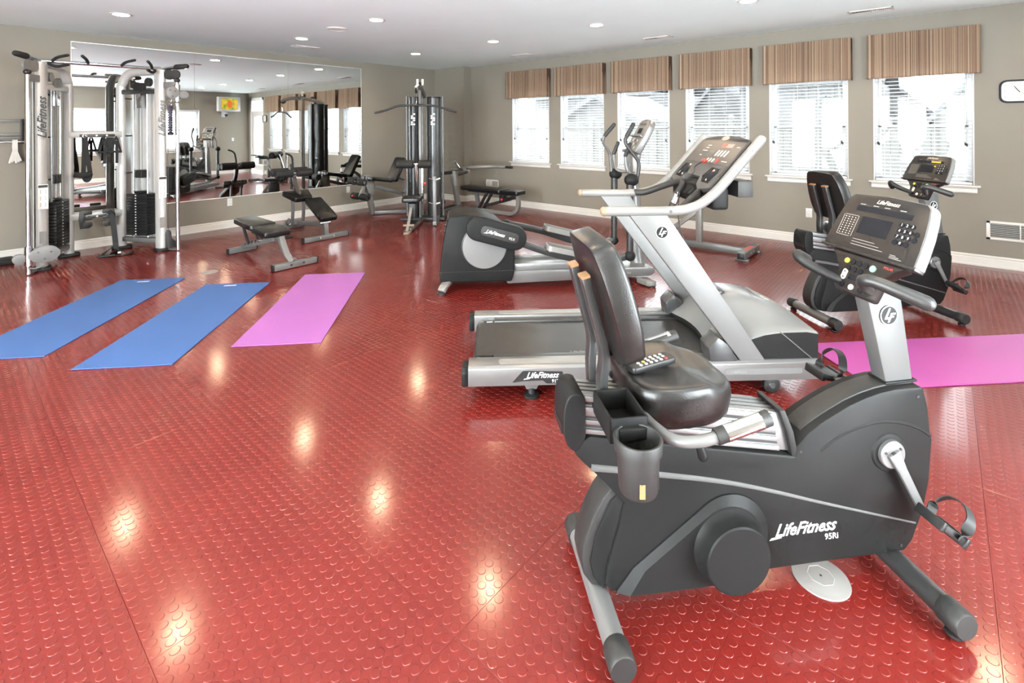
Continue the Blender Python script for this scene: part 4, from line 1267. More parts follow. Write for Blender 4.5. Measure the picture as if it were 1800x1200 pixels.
for x in xs:
    row = []
    for y in ysn:
        q = 1 - abs(y - 0.43) / 0.405
        q = max(0.0, min(1.0, q))
        f = q * q * (3 - 2 * q)
        f = min(1.0, f * 1.25)
        z = lerp(edge, x) * (1 - f) + lerp(mid, x) * f
        if x < 1.50:
            arch = max(0.0, 1 - ((y - 0.43) / 0.30) ** 2)
            x_ = x + 0.07 * arch
        else:
            x_ = x + 0.012 * math.sin(math.pi * q / 2) * (x - 1.5) / 0.4
        if y < 0.03 or y > 0.83:
            z = lerp(edge, x) - 0.008
        row.append((x_, y, z))
    G.append(row)
b = MB()
b.grid(G)
# skirt: two sides, front and back
def wall(pts_, zb):
    for p, q in zip(pts_, pts_[1:]):
        b.add([p, q, (q[0], q[1], zb), (p[0], p[1], zb)], [(0, 1, 2, 3)])
hood = b.build('motor_hood', 'hood_grey', r, smooth=40)
for nm, line in (('hood_side', [G[i][0] for i in range(len(xs))]), ('hood_side', [G[i][-1] for i in range(len(xs))]), ('hood_front', G[-1])):
    b = MB()
    n = len(line)
    b.add(list(line) + [(p[0], p[1], 0.198) for p in line] , [(i, i + 1, n + i + 1, n + i) for i in range(n - 1)])
    b.build(nm, 'charcoal', r, smooth=30)
bb = MB()
line = [G[0][j] for j in range(len(ysn))]
n = len(line)
bb.add(list(line) + [(p[0] + 0.004, p[1], 0.180) for p in line], [(i, i + 1, n + i + 1, n + i) for i in range(n - 1)])
bb.build('hood_lip', 'black_plastic', r)
for y in (0.022, 0.838):
    MB().tube([(1.745, y, 0.350), (1.925, y, 0.198)], 0.003, n=6).build('hood_seam', 'silver', r)
MB().prism(rpoly([(1.50, 0.33), (1.58, 0.33), (1.58, 0.53), (1.50, 0.53)], 0.03), 'z', 0.455, 0.478).build('hood_vent', 'steel_dark', r, bevel=0.006)
dx_ = Vector((0.9, 0, -0.30)).normalized()
text('lettering', 'LifeFitness', 0.062, 'steel_dark', r, (1.765, 0.43, 0.4535), (0.0, -1.0, 0.0), (dx_.x, 0, dx_.z), shear=0.4)
text('lettering', '91Ti', 0.05, 'white_print', r, (1.855, 0.40, 0.4125), (0.0, -1.0, 0.0), (dx_.x, 0, dx_.z))
# uprights leaning back from the hood to the hand rails
for y0, y1 in ((0.012, 0.066), (WT - 0.066, WT - 0.012)):
    U = MB().prism([(1.515, 0.196), (1.655, 0.196), (1.110, 1.012), (0.900, 1.012)], 'y', y0, y1).build('upright', 'upright_grey', r, bevel=0.005)
    sgn = -1 if y0 < 0.3 else 1
    emblem(U, (1.078, (y0 if sgn < 0 else y1), 0.918), (-sgn, 0, 0), (0, 0, 1), 0.036)
    yb = (y0 - 0.004, y1 + 0.075) if sgn < 0 else (y0 - 0.075, y1 + 0.004)
    MB().prism([(1.345, 0.196), (1.335, 0.272), (1.390, 0.330), (1.445, 0.290), (1.505, 0.196)], 'y', *yb).build('upright_shoe', 'tower_grey', r, bevel=0.008)
    yr = (y0 + y1) / 2
    path = [(0.775, yr, 1.033), (0.95, yr, 1.031), (1.10, yr, 1.031), (1.20, yr, 1.036), (1.29, yr, 1.060), (1.36, yr, 1.105), (1.43, yr, 1.170), (1.53, yr, 1.285), (1.655, yr, 1.425)]
    MB().tube(spl(path, 5), 0.027, n=14, round_end=True).build('hand_rail', 'rail_grey', r)
    MB().ball((0.762, yr, 1.033), 0.024, 0.0275, 0.0275).build('rail_end', 'tan_plastic', r)
    for p in ((1.13, 1.032), (1.505, 1.256), (1.60, 1.363)):
        ys_ = yr + sgn * 0.0265
        MB().cyl((p[0], ys_ - sgn * 0.002, p[1]), (p[0], ys_ + sgn * 0.002, p[1]), 0.009, n=12).build('rail_screw', 'steel_dark', r)
# console
P0 = Vector((1.392, 0.44, 1.152))
ey = Vector((0.25, 0, 0.272)).normalized()
ex = Vector((0, -1, 0))
nz = ex.cross(ey)
Hc = 0.37
face = [(-0.335, 0.02), (-0.30, -0.005), (-0.19, -0.035), (-0.12, 0.0), (-0.085, 0.055), (0.085, 0.055), (0.12, 0.0), (0.19, -0.035), (0.30, -0.012), (0.345, 0.0), (0.345, Hc - 0.02), (0.30, Hc + 0.0), (0.15, Hc + 0.022), (0.0, Hc + 0.028), (-0.15, Hc + 0.022), (-0.30, Hc), (-0.335, Hc - 0.02)]
con = MB().pslab(face, P0, ex, ey, -0.045, 0.0).build('console', 'console_grey', r, bevel=0.008, seg=2)
MB().pslab([(-0.31, 0.16), (0.315, 0.16), (0.315, 0.345), (-0.31, 0.345)], P0, ex, ey, 0.0, 0.002).build('key_panel', 'console_grey', con)
MB().pslab([(-0.30, 0.345), (0.32, 0.345), (0.30, Hc - 0.004), (-0.285, Hc - 0.004)], P0, ex, ey, 0.0, 0.0025).build('hood_band', 'console_dark', con, bevel=0.001)
MB().pslab([(0.318, 0.0), (0.345, 0.0), (0.345, Hc - 0.02), (0.318, Hc - 0.02)], P0, ex, ey, -0.01, 0.004).build('edge_strip', 'steel_dark', con, bevel=0.002)
MB().pslab([(0.05 * math.cos(a_) , Hc - 0.002 + 0.020 * math.sin(a_)) for a_ in [2 * math.pi * k / 20 for k in range(20)]], P0, ex, ey, 0.0, 0.004).build('badge', 'platinum', con)
for sx in (-1, 1):
    q = [(sx * 0.12, 0.065), (sx * 0.17, 0.018), (sx * 0.27, 0.018), (sx * 0.285, 0.10), (sx * 0.265, 0.135), (sx * 0.15, 0.135)]
    MB().pslab(q, P0, ex, ey, -0.002, 0.0015).build('cup_well', 'screen_black', con, bevel=0.001)
    fr_ = [Vector((p[0], p[1], 0)) for p in q]
    MB().tube([P0 + ex * p.x + ey * p.y + nz * 0.001 for p in fr_], 0.003, n=6, closed=True).build('well_rim', 'console_grey', con)
for i in range(4):
    x_ = 0.055 + i * 0.042
    MB().pslab(rpoly([(x_ - 0.005, 0.222), (x_ + 0.008, 0.222), (x_ + 0.014, 0.268), (x_ + 0.001, 0.268)], 0.004), P0, ex, ey, 0.002, 0.005).build('speed_key', 'cream_button', con)
for i in range(3):
    x_ = 0.0 + i * 0.042
    MB().pslab(rpoly([(x_ - 0.006, 0.172), (x_ + 0.008, 0.172), (x_ + 0.012, 0.200), (x_ - 0.002, 0.200)], 0.004), P0, ex, ey, 0.002, 0.005).build('key', 'cream_button', con)
MB().pslab(rpoly([(0.128, 0.172), (0.150, 0.172), (0.156, 0.202), (0.134, 0.202)], 0.008), P0, ex, ey, 0.002, 0.006).build('stop_key', 'red', con)
MB().pslab([(-0.07, 0.215), (0.015, 0.215), (0.015, 0.262), (-0.07, 0.262)], P0, ex, ey, 0.002, 0.0028).build('profile_display', 'tower_grey', con)
MB().pslab([(0.04, 0.295), (0.19, 0.295), (0.19, 0.325), (0.04, 0.325)], P0, ex, ey, 0.002, 0.0028).build('message_display', 'platinum', con)
MB().pslab([(0.04, 0.297), (0.105, 0.297), (0.105, 0.323), (0.04, 0.323)], P0, ex, ey, 0.0028, 0.0034).build('red_label', 'red_print', con)
bb = MB()
for x_, y_, l_ in ((-0.16, 0.30, 0.05), (-0.16, 0.28, 0.04), (-0.18, 0.255, 0.07), (-0.17, 0.215, 0.03), (0.20, 0.185, 0.07), (0.24, 0.30, 0.04)):
    bb.pslab([(x_, y_), (x_ + l_, y_), (x_ + l_, y_ + 0.005), (x_, y_ + 0.005)], P0, ex, ey, 0.002, 0.0027)
bb.build('small_print', 'cream_button', con)['kind'] = 'stuff'
MB().pslab([(-0.06, -0.08), (0.06, -0.08), (0.09, 0.06), (-0.09, 0.06)], P0 - nz * 0.02, ex, ey, -0.06, 0.0).build('console_nose', 'charcoal', con, bevel=0.02, seg=3)
MB().box(1.40, 1.50, 0.10, 0.76, 1.02, 1.15).build('cross_housing', 'charcoal', r, bevel=0.02, seg=3)
MB().box(1.56, 1.65, 0.12, 0.28, 1.09, 1.185).build('tuner_box', 'charcoal_soft', r, bevel=0.006)
# pulse bar: from the far rail up to the nose, and its drop grips
MB().tube(spl([(1.14, WT - 0.04, 1.035), (1.21, 0.78, 1.040), (1.30, 0.71, 1.085), (1.375, 0.63, 1.125), (1.40, 0.56, 1.135), (1.375, 0.50, 1.115), (1.33, 0.49, 1.06)], 6), 0.022, n=14).build('pulse_bar', 'charcoal_soft', r)
MB().tube([(1.345, 0.49, 1.075), (1.312, 0.487, 1.005)], 0.0225, n=14).build('pulse_sensor', 'chrome', r)
MB().tube([(1.313, 0.487, 1.006), (1.292, 0.485, 0.962)], 0.022, n=14, round_end=True).build('grip_end', 'charcoal_soft', r)
MB().tube(spl([(1.14, 0.04, 1.035), (1.21, 0.08, 1.040), (1.30, 0.15, 1.085), (1.375, 0.23, 1.110), (1.40, 0.30, 1.10)], 6), 0.020, n=12).build('pulse_bar', 'charcoal_soft', r)
# safety lanyard
MB().tube(spl([P0 + ey * 0.075 + nz * 0.012, P0 + ey * 0.10 + nz * 0.03, P0 + ey * 0.13 + nz * 0.034 + ex * 0.03, P0 + ey * 0.15 + nz * 0.03 + ex * 0.05], 4), 0.004, n=8).build('lanyard_stem', 'wire_black', r)
MB().ball(P0 + ey * 0.155 + nz * 0.03 + ex * 0.055, 0.016, 0.022, 0.014).build('safety_key', 'red', r)
MB().tube(spl([P0 + ey * 0.075 + nz * 0.012, (1.33, 0.43, 1.10), (1.325, 0.43, 1.0), (1.32, 0.40, 0.88), (1.33, 0.36, 0.80), (1.33, 0.40, 0.79), (1.33, 0.44, 0.86), (1.325, 0.435, 1.0), (1.33, 0.42, 1.08)], 5), 0.003, n=6).build('lanyard_cord', 'wire_black', r)
MB().ball((1.345, 0.40, 0.985), 0.010).build('cord_clip', 'red', r)

# ------------------------------------------------------------------ elliptical trainer
r = thing('elliptical_trainer', 'grey elliptical trainer with platinum disc beside the treadmill', 'elliptical', (3.001, 3.437, 0), -44.0)
Y0, Y1 = 0.07, 0.60
bo = [(-0.012, 0.085), (0.645, 0.075), (0.668, 0.16), (0.675, 0.36), (0.640, 0.50), (0.50, 0.62), (0.36, 0.682), (0.22, 0.700), (0.09, 0.690), (0.062, 0.672), (0.048, 0.62), (0.030, 0.55), (0.008, 0.42), (-0.008, 0.28), (-0.018, 0.16)]
body = MB().prism(bo, 'y', Y0, Y1).build('drive_housing', 'charcoal', r, bevel=0.02, seg=3)
for z in (0.178,):
    MB().box(-0.019, 0.671, Y0 - 0.002, Y1 + 0.002, z, z + 0.004).build('housing_seam', 'black_plastic', body)
for k in range(5):
    z = 0.555 + k * 0.026
    MB().obox((0.026 + (z - 0.52) * 0.24, (Y0 + Y1) / 2, z), (1, 0, 0.1), (0, 1, 0), (0, 0, 1), 0.012, 0.24, 0.005).build('vent_rib', 'charcoal_soft', body, bevel=0.003)
for yy, s in ((Y0, -1), (Y1, 1)):
    MB().lathe([(0.212, -0.004), (0.212, 0.004), (0.204, 0.006), (0.203, 0.003)], (0.393, yy, 0.405), (0, s, 0), n=48).build('disc_ring', 'black_plastic', body)
    MB().lathe([(0.202, 0.0), (0.200, 0.008), (0.19, 0.010), (0.0, 0.011)], (0.393, yy, 0.405), (0, s, 0), n=48).build('disc', 'light_plate', body)
    # pod (pedal arm cover) as a slanted capsule
    a_, c_ = ((0.335, 0.590), (0.665, 0.495)) if s < 0 else ((0.30, 0.36), (0.63, 0.43))
    ang = math.atan2(c_[1] - a_[1], c_[0] - a_[0])
    out = [(c_[0] + 0.110 * math.cos(ang + t_), c_[1] + 0.110 * math.sin(ang + t_)) for t_ in [-math.pi / 2 + math.pi * k / 14 for k in range(15)]] + \
          [(a_[0] - 0.110 * math.cos(ang + t_), a_[1] - 0.110 * math.sin(ang + t_)) for t_ in [-math.pi / 2 + math.pi * k / 14 for k in range(15)]]
    yo = (yy + s * 0.012, yy + s * 0.105)
    pod = MB().prism(out, 'y', min(yo), max(yo)).build('crank_pod', 'charcoal', r, bevel=0.012, seg=3)
    if s < 0:
        dv = Vector((math.cos(ang), 0, math.sin(ang)))
        uv = Vector((-math.sin(ang), 0, math.cos(ang)))
        mid_ = Vector(((a_[0] + c_[0]) / 2 + 0.02, yo[1], (a_[1] + c_[1]) / 2 - 0.005))
        MB().pslab(rpoly([(-0.165, -0.045), (0.185, -0.045), (0.185, 0.045), (-0.165, 0.045)], 0.045, 6), mid_, dv, uv, -0.001, 0.0015).build('name_plate', 'charcoal_soft', pod, bevel=0.001)
        brand(pod, mid_ + dv * -0.035 + Vector((0, -0.0025, 0)), dv, uv, 0.036, 'white_print')
        text('lettering', '95X', 0.034, 'white_print', pod, mid_ + dv * 0.125 - uv * 0.012 + Vector((0, -0.0025, 0)), dv, uv)
    # pedal arm, pedal, lower link ball
    yp = yy + s * 0.060 if s < 0 else yy + s * 0.02
    if s < 0:
        arm = [(0.70, yp, 0.455), (1.00, yp, 0.345), (1.35, yp, 0.262), (1.56, yp, 0.262), (1.745, yp, 0.300)]
        ped = (1.14, 0.345, -0.23)
    else:
        arm = [(0.66, yp, 0.505), (1.00, yp, 0.425), (1.38, yp, 0.300), (1.60, yp, 0.275), (1.785, yp, 0.305)]
        ped = (1.21, 0.405, -0.26)
    MB().rtube(spl(arm, 4), 0.045, 0.062).build('pedal_arm', 'tube_grey', r, bevel=0.006)
    pc = Vector((ped[0], yp + (0.02 if s < 0 else -0.02), ped[1]))
    ax = Vector((1, 0, ped[2])).normalized()
    az = Vector((-ax.z, 0, ax.x))
    po = rpoly([(-0.185, -0.085), (0.185, -0.085), (0.185, 0.085), (-0.185, 0.085)], 0.05, 5)
    pdl = MB().pslab(po, pc, ax, (0, 1, 0), -0.02, 0.0).build('pedal', 'tube_grey', r, bevel=0.004)
    MB().rtube([pc + ax * p[0] + Vector((0, p[1], 0)) + az * 0.018 for p in po], 0.010, 0.045, az, closed=True).build('pedal_rim', 'platinum', pdl)
    MB().pslab([(p[0] * 0.93, p[1] * 0.9) for p in po], pc, ax, (0, 1, 0), 0.0, 0.006).build('pedal_tread', 'light_plate', pdl)
    ya = yp - s * 0.0
    bx_ = 1.745 if s < 0 else 1.785
    MB().ball((bx_, ya - s * -0.02, 0.300), 0.05, 0.045, 0.05).build('link_ball', 'charcoal', r)
    MB().tube([(bx_, ya + s * 0.01, 0.31), (bx_ + 0.008, ya + s * 0.01, 1.00)], [0.030, 0.036], n=14).build('swing_arm', 'tube_grey', r)
    MB().ball((bx_ + 0.02, ya + s * 0.01, 1.005), 0.070, 0.055, 0.060).build('pivot_cover', 'charcoal', r)
    if s < 0:
        hp = [(1.82, ya, 1.0), (1.838, ya, 1.09), (1.838, ya, 1.172), (1.785, ya + 0.01, 1.253), (1.735, ya + 0.02, 1.325), (1.722, ya + 0.03, 1.372), (1.738, ya + 0.03, 1.415), (1.80, ya + 0.03, 1.522)]
    else:
        hp = [(1.76, ya, 1.03), (1.752, ya, 1.13), (1.742, ya, 1.219), (1.700, ya - 0.01, 1.288), (1.668, ya - 0.02, 1.335), (1.664, ya - 0.03, 1.372), (1.682, ya - 0.03, 1.412), (1.780, ya - 0.03, 1.524)]
    MB().tube(spl(hp, 5), 0.0165, n=12, round_end=True).build('moving_handle', 'tube_grey' if s < 0 else 'silver', r)
    MB().tube([hp[-2], hp[-1]], 0.021, n=12, round_end=True).build('handle_grip', 'charcoal_soft', r)
# base beam, feet, mast
beam = MB().prism(rpoly([(0.60, 0.045), (1.99, 0.070), (2.03, 0.10), (2.03, 0.135), (1.99, 0.155), (0.60, 0.160)], 0.02), 'y', 0.11, 0.55).build('base_beam', 'silver_light', r, bevel=0.006)
MB().box(0.66, 1.60, 0.20, 0.46, 0.158, 0.185).build('track', 'aluminium', r, bevel=0.004)
for yy in (0.17, 0.48):
    MB().box(0.62, 1.62, yy - 0.02, yy + 0.02, 0.158, 0.215).build('track_rail', 'aluminium', r, bevel=0.004)
text('lettering', 'LifeFitness', 0.034, 'grey_print', r, (1.72, 0.1085, 0.108), (1, 0, 0.02), (0, 0, 1), shear=0.3)
for s, yy in ((-1, 0.03), (1, 0.63)):
    MB().rtube(spl([(0.06, 0.12 if s < 0 else 0.54, 0.085), (0.02, yy + 0.0, 0.06), (0.0, yy - s * -0.03, 0.028)], 4), 0.075, 0.04, (0, 0, 1)).build('rear_foot', 'platinum', r, bevel=0.008)
    MB().lathe([(0.0, 0.0), (0.034, 0.0), (0.036, 0.018), (0.028, 0.024), (0.0, 0.024)], (0.0, yy + s * 0.03, 0.0), (0, 0, 1), n=18).build('foot_pad', 'steel_dark', r)
    q = rpoly([(1.84, 0.13 if s < 0 else 0.53), (1.96, 0.13 if s < 0 else 0.53), (2.00, -0.02 if s < 0 else 0.68), (1.91, -0.02 if s < 0 else 0.68)], 0.03, 5)
    MB().prism(q, 'z', 0.012, 0.055).build('front_foot', 'platinum', r, bevel=0.008)
    MB().prism([(1.965 + (p[0] - 1.965) * 0.8, p[1]) for p in q], 'z', 0.0, 0.014).build('foot_sole', 'black_rubber', r)
MB().rings([[(cx_ + rx_ * math.cos(2 * math.pi * i / 24), 0.33 + ry_ * math.sin(2 * math.pi * i / 24), z_) for i in range(24)] for cx_, rx_, ry_, z_ in ((1.945, 0.088, 0.075, 0.14), (1.940, 0.080, 0.070, 0.17), (1.922, 0.066, 0.062, 0.45), (1.905, 0.058, 0.056, 0.80), (1.895, 0.050, 0.050, 1.05), (1.90, 0.045, 0.045, 1.16))]).build('mast', 'silver_light', r, smooth=50)
# console on top
P0 = Vector((1.865, 0.33, 1.255))
ey = Vector((0.165, 0, 0.310)).normalized()
ex = Vector((0, -1, 0))
nz = ex.cross(ey)
Hc = 0.355
con = MB().pslab([(-0.13, 0.0), (0.13, 0.0), (0.155, 0.16), (0.150, 0.30), (0.11, Hc), (0.0, Hc + 0.012), (-0.11, Hc), (-0.150, 0.30), (-0.155, 0.16)], P0, ex, ey, -0.07, 0.0).build('console', 'silver_light', r, bevel=0.012, seg=3)
MB().pslab([(-0.135, 0.175), (0.135, 0.175), (0.132, 0.30), (0.10, Hc - 0.012), (-0.10, Hc - 0.012), (-0.132, 0.30)], P0, ex, ey, 0.0, 0.003).build('display_panel', 'platinum', con)
MB().pslab([(-0.06, 0.20), (0.05, 0.20), (0.05, 0.26), (-0.06, 0.26)], P0, ex, ey, 0.003, 0.004).build('profile_display', 'screen_black', con)
MB().pslab([(-0.09, 0.29), (0.09, 0.29), (0.09, 0.315), (-0.09, 0.315)], P0, ex, ey, 0.003, 0.004).build('message_display', 'console_grey', con)
MB().pslab([(-0.12, 0.01), (0.12, 0.01), (0.14, 0.158), (-0.14, 0.158)], P0, ex, ey, 0.0, 0.003).build('key_panel', 'platinum', con)
for i in range(3):
    for j in range(3):
        MB().pslab(circ(0, 0, 0.012, 12), P0 + ex * (-0.06 + 0.06 * i) + ey * (0.045 + 0.04 * j), ex, ey, 0.003, 0.006).build('key', 'console_grey' if (i + j) % 2 else 'cream_button', con)
MB().pslab([(-0.16, 0.160), (0.16, 0.160), (0.16, 0.172), (-0.16, 0.172)], P0, ex, ey, 0.0, 0.035).build('reading_shelf', 'platinum', con, bevel=0.002)
MB().pslab([(-0.10, -0.025), (0.10, -0.025), (0.10, 0.0), (-0.10, 0.0)], P0, ex, ey, -0.05, 0.05).build('tray', 'console_grey', con, bevel=0.003)
MB().beam((1.90, 0.33, 1.10), (1.96, 0.33, 1.40), 0.16, 0.06, (1, 0, 0)).build('console_neck', 'silver_light', con, bevel=0.01)
for y in (0.14, 0.52):
    MB().tube(spl([(1.90, 0.33, 1.06), (1.86, 0.33 + (y - 0.33) * 0.7, 1.04), (1.785, y, 1.06), (1.76, y, 1.14), (1.755, y, 1.24)], 5), 0.016, n=12).build('fixed_handle', 'silver', r)
    MB().tube([(1.755, y, 1.225), (1.80, y, 1.335)], 0.019, n=12, round_end=True).build('fixed_grip', 'charcoal_soft', r)
MB().box(1.86, 1.92, 0.24, 0.42, 1.04, 1.24).build('bottle_rack', 'platinum', r, bevel=0.01)
# ------------------------------------------------------------------ dual cable machine in front of the mirror
CX, CYv = 1.335, 7.60
r = thing('cable_machine', 'tall silver dual cable machine with two black weight stacks', 'cable machine', (CX, CYv, 0))
plate_me = MB().box(-0.065, 0.065, -0.155, 0.155, 0.0, 0.0335).mesh('weight_plate', 'weight_iron', bevel=0.003)
mark_me = MB().box(-0.0665, -0.064, -0.009, 0.009, 0.010, 0.022).mesh('number_mark', 'white_print')
def carriage(parent, x, y, z, s):
    off, prx, prz = (0.12, 0.125, 0.085) if s < 0 else (0.055, 0.068, 0.075)
    """sliding pulley head on the chrome pole"""
    c = MB().cyl((x, y, z - 0.10), (x, y, z + 0.10), 0.034, n=18).build('pulley_carriage', 'chrome', parent)
    for dy in (-0.035, 0.035):
        MB().prism([(x - s * off + prx * math.cos(t), z + prz * math.sin(t)) for t in [2 * math.pi * k / 28 for k in range(28)]], 'y', y + dy - 0.004, y + dy + 0.004).build('side_plate', 'light_plate', c, bevel=0.002)
        for q in ((-0.05, 0.03), (0.05, 0.02), (0.0, -0.045)):
            MB().cyl((x - s * off + q[0] * prx / 0.125, y + dy - 0.006, z + q[1]), (x - s * off + q[0] * prx / 0.125, y + dy + 0.006, z + q[1]), 0.008, n=8).build('bolt', 'steel_dark', c)
    MB().prism([(x + s * 0.07 + 0.055 * math.cos(t), z - 0.02 + 0.05 * math.sin(t)) for t in [2 * math.pi * k / 20 for k in range(20)]], 'y', y - 0.02, y + 0.02).build('nose_plate', 'light_plate', c, bevel=0.002)
    MB().lathe([(0.02, -0.012), (0.06, -0.012), (0.052, 0.0), (0.06, 0.012), (0.02, 0.012)], (x - s * off * 0.8, y, z), (0, 1, 0), n=24).build('pulley', 'black_plastic', c)
    MB().tube(spl([(x, y - 0.05, z - 0.12), (x - s * 0.05, y - 0.08, z - 0.125), (x - s * 0.12, y - 0.06, z - 0.11)], 4), 0.008, n=8).build('latch_bow', 'silver', c)

for s in (-1, 1):
    fx, fy, rx, ry = s * 0.545, -0.18, s * 0.255, 0.35
    d = Vector((rx - fx, ry - fy, 0)).normalized()          # front to rear
    nin = Vector((-s * abs(d.y), -abs(d.x), 0)).normalized()  # faces the middle of the machine
    # front column, oval
    MB().rings([[(fx + 0.046 * math.cos(t) * abs(d.y) - s * 0.0 + 0.072 * math.sin(t) * d.x, fy + 0.072 * math.sin(t) * d.y - 0.046 * math.cos(t) * d.x, z) for t in [2 * math.pi * k / 24 for k in range(24)]] for z in (0.03, 2.25)]).build('front_column', 'cable_silver', r, smooth=50)
    # rear column bending over to the front one
    a_ = Vector((rx, ry, 0))
    f_ = Vector((fx, fy, 0))
    arch = [a_ + up * 0.03, a_ + up * 1.0, a_ + up * 1.95, a_ - d * 0.03 + up * 2.10, a_ - d * 0.11 + up * 2.20, a_ - d * 0.24 + up * 2.235, f_ + up * 2.24]
    MB().tube(spl(arch, 6), 0.043, n=14, flat=1.25).build('rear_column', 'cable_silver', r)
    # translucent-looking back panel beside the stack
    mid_ = (a_ + f_) / 2 - nin * 0.095
    MB().obox(mid_ + up * 1.06, d, nin, up, 0.255, 0.004, 0.98).build('back_panel', 'panel_white', r, bevel=0.002)
    MB().beam(f_ + up * 1.985, a_ + up * 1.985, 0.05, 0.06).build('brace', 'cable_silver' if s < 0 else 'tube_grey', r, bevel=0.012)
    MB().beam(f_ + up * 0.12, a_ + up * 0.12, 0.05, 0.06).build('brace', 'silver', r, bevel=0.012)
    # feet
    MB().prism(rpoly([(fx - 0.07, fy - 0.11), (fx + 0.07, fy - 0.11), (fx + 0.07, fy + 0.09), (fx - 0.07, fy + 0.09)], 0.04), 'z', 0.0, 0.032).build('foot', 'black_rubber', r, bevel=0.006)
    MB().prism(rpoly([(rx - 0.10, ry - 0.08), (rx + 0.10, ry - 0.08), (rx + 0.10, ry + 0.08), (rx - 0.10, ry + 0.08)], 0.05), 'z', 0.0, 0.032).build('foot', 'black_rubber', r, bevel=0.006)
    # weight stack
    sc_ = (a_ + f_) / 2 + d * 0.0
    st = bpy.data.objects.new('weight_stack', None)
    COL.objects.link(st)
    st.parent = r
    st.location = (sc_.x, sc_.y, 0.0)
    ang = math.atan2(-nin.y, -nin.x)
    st.rotation_euler = (0, 0, ang)
    for k in range(15):
        put('weight_plate', plate_me, st, (0, 0, 0.185 + k * 0.0345))
        put('number_mark', mark_me, st, (0, 0.01, 0.185 + k * 0.0345))
    MB().box(-0.04, 0.04, -0.05, 0.05, 0.705, 0.735).build('top_plate', 'weight_iron', st, bevel=0.003)
    MB().box(-0.035, 0.035, -0.052, 0.052, 0.90, 1.00).build('pulley_block', 'black_plastic', st, bevel=0.006)
    MB().cyl((0, 0, 0.73), (0, 0, 0.91), 0.007, n=8).build('lifting_rod', 'chrome', st)
    for y in (-0.105, 0.105):
        MB().cyl((0, y, 0.14), (0, y, 1.97), 0.011, n=10).build('guide_rod', 'chrome', st)
    for y in (-0.02, 0.02):
        MB().cyl((0, y, 0.99), (0, y, 2.08), 0.0028, n=6).build('steel_cable', 'cable', st)
    MB().box(-0.03, 0.03, -0.035, 0.035, 1.78, 1.96).build('pulley_bracket', 'chrome', st, bevel=0.004)
    for z in (1.90, 1.43, 0.96):
        MB().cyl((-0.03, 0.19, z), (0.06, 0.21, z), 0.009, n=8).build('peg', 'black_plastic', st)
    # pulleys under the arch
    for t, z in ((0.25, 2.10), (0.55, 2.05), (0.42, 1.99 + 0.05)):
        p = f_ + (a_ - f_) * t + nin * 0.02
        MB().lathe([(0.008, -0.012), (0.055, -0.012), (0.047, 0.0), (0.055, 0.012), (0.008, 0.012)], p + up * z, nin, n=22).build('pulley', 'light_plate' if s < 0 else 'black_plastic', r)
    # chrome slide pole
    px, py = s * 0.672, -0.375
    MB().cyl((px, py, 0.012), (px, py, 2.12), 0.0225, n=16).build('slide_pole', 'chrome', r)
    MB().beam((px, py, 2.06), (fx, fy, 2.06), 0.045, 0.075).build('pole_bracket', 'silver', r, bevel=0.006)
    MB().beam((px, py, 0.018), (fx, fy, 0.018), 0.04, 0.012).build('pole_bracket', 'silver', r, bevel=0.003)
    MB().ball((px, py - 0.005, 2.115), 0.034, 0.034, 0.03).build('pole_cap', 'black_plastic', r)
    carriage(r, px, py, 0.20 if s < 0 else 1.96, s)
    # top arm with end grip and pulley
    MB().tube(spl([(fx, fy, 2.245), (s * 0.62, -0.26, 2.27), (s * 0.70, -0.36, 2.285)], 4), 0.022, n=12).build('top_arm', 'chrome', r)
    MB().tube([(s * 0.68, -0.34, 2.285), (s * 0.76, -0.43, 2.295)], [0.034, 0.030], n=14, round_end=True).build('end_grip', 'foam_black', r)
    for o_ in (0.0, 0.05):
        MB().lathe([(0.008, -0.012), (0.062, -0.012), (0.054, 0.0), (0.062, 0.012), (0.008, 0.012)], (s * (0.665 - o_), -0.33 + o_, 2.19), (1, s * 0.9, 0), n=22).build('pulley', 'light_plate' if s < 0 else 'black_plastic', r)
    # angled pull-up grips
    for xg, dg in ((0.46, (s * -0.10, -0.24, 0.055)), (0.15, (s * 0.085, -0.22, 0.06))):
        p = Vector((s * xg, -0.19, 2.262))
        MB().tube(spl([p, p + Vector(dg) * 0.35 + up * 0.02, p + Vector(dg)], 4), 0.0165, n=10, round_end=True).build('pull_up_grip', 'foam_black', r)
    MB().tube(spl([(s * 0.50, -0.16, 2.25), (s * 0.44, -0.30, 2.20), (s * 0.36, -0.42, 2.215)], 4), 0.0165, n=10, round_end=True).build('pull_up_grip', 'foam_black', r)
    # placards and lettering on the front column
    MB().box(fx - 0.042, fx + 0.042, fy - 0.080, fy - 0.074, 0.66, 0.925).build('exercise_placard', 'white_print', r, bevel=0.002)
    MB().box(fx - 0.038, fx + 0.038, fy - 0.0815, fy - 0.0795, 0.89, 0.918).build('placard_heading', 'black_print', r)
    bb = MB()
    for i in range(2):
        for j in range(3):
            bb.prism(circ(fx - 0.02 + i * 0.04, 0.86 - j * 0.07, 0.006, 8), 'y', fy - 0.0812, fy - 0.0795)
            bb.box(fx - 0.023 + i * 0.04, fx - 0.017 + i * 0.04, fy - 0.0812, fy - 0.0795, 0.825 - j * 0.07, 0.852 - j * 0.07)
    bb.build('placard_figures', 'grey_print', r)['kind'] = 'stuff'
    MB().box(fx - 0.03, fx + 0.02, fy - 0.076, fy - 0.072, 0.29, 0.42).build('warning_label', 'plate_white', r)
    text('lettering', 'LifeFitness', 0.105, 'black_print' if s < 0 else 'light_plate', r, (fx, fy - 0.0745, 1.64), (0, 0, 1), (-1, 0, 0), shear=0.4, off=0.002)
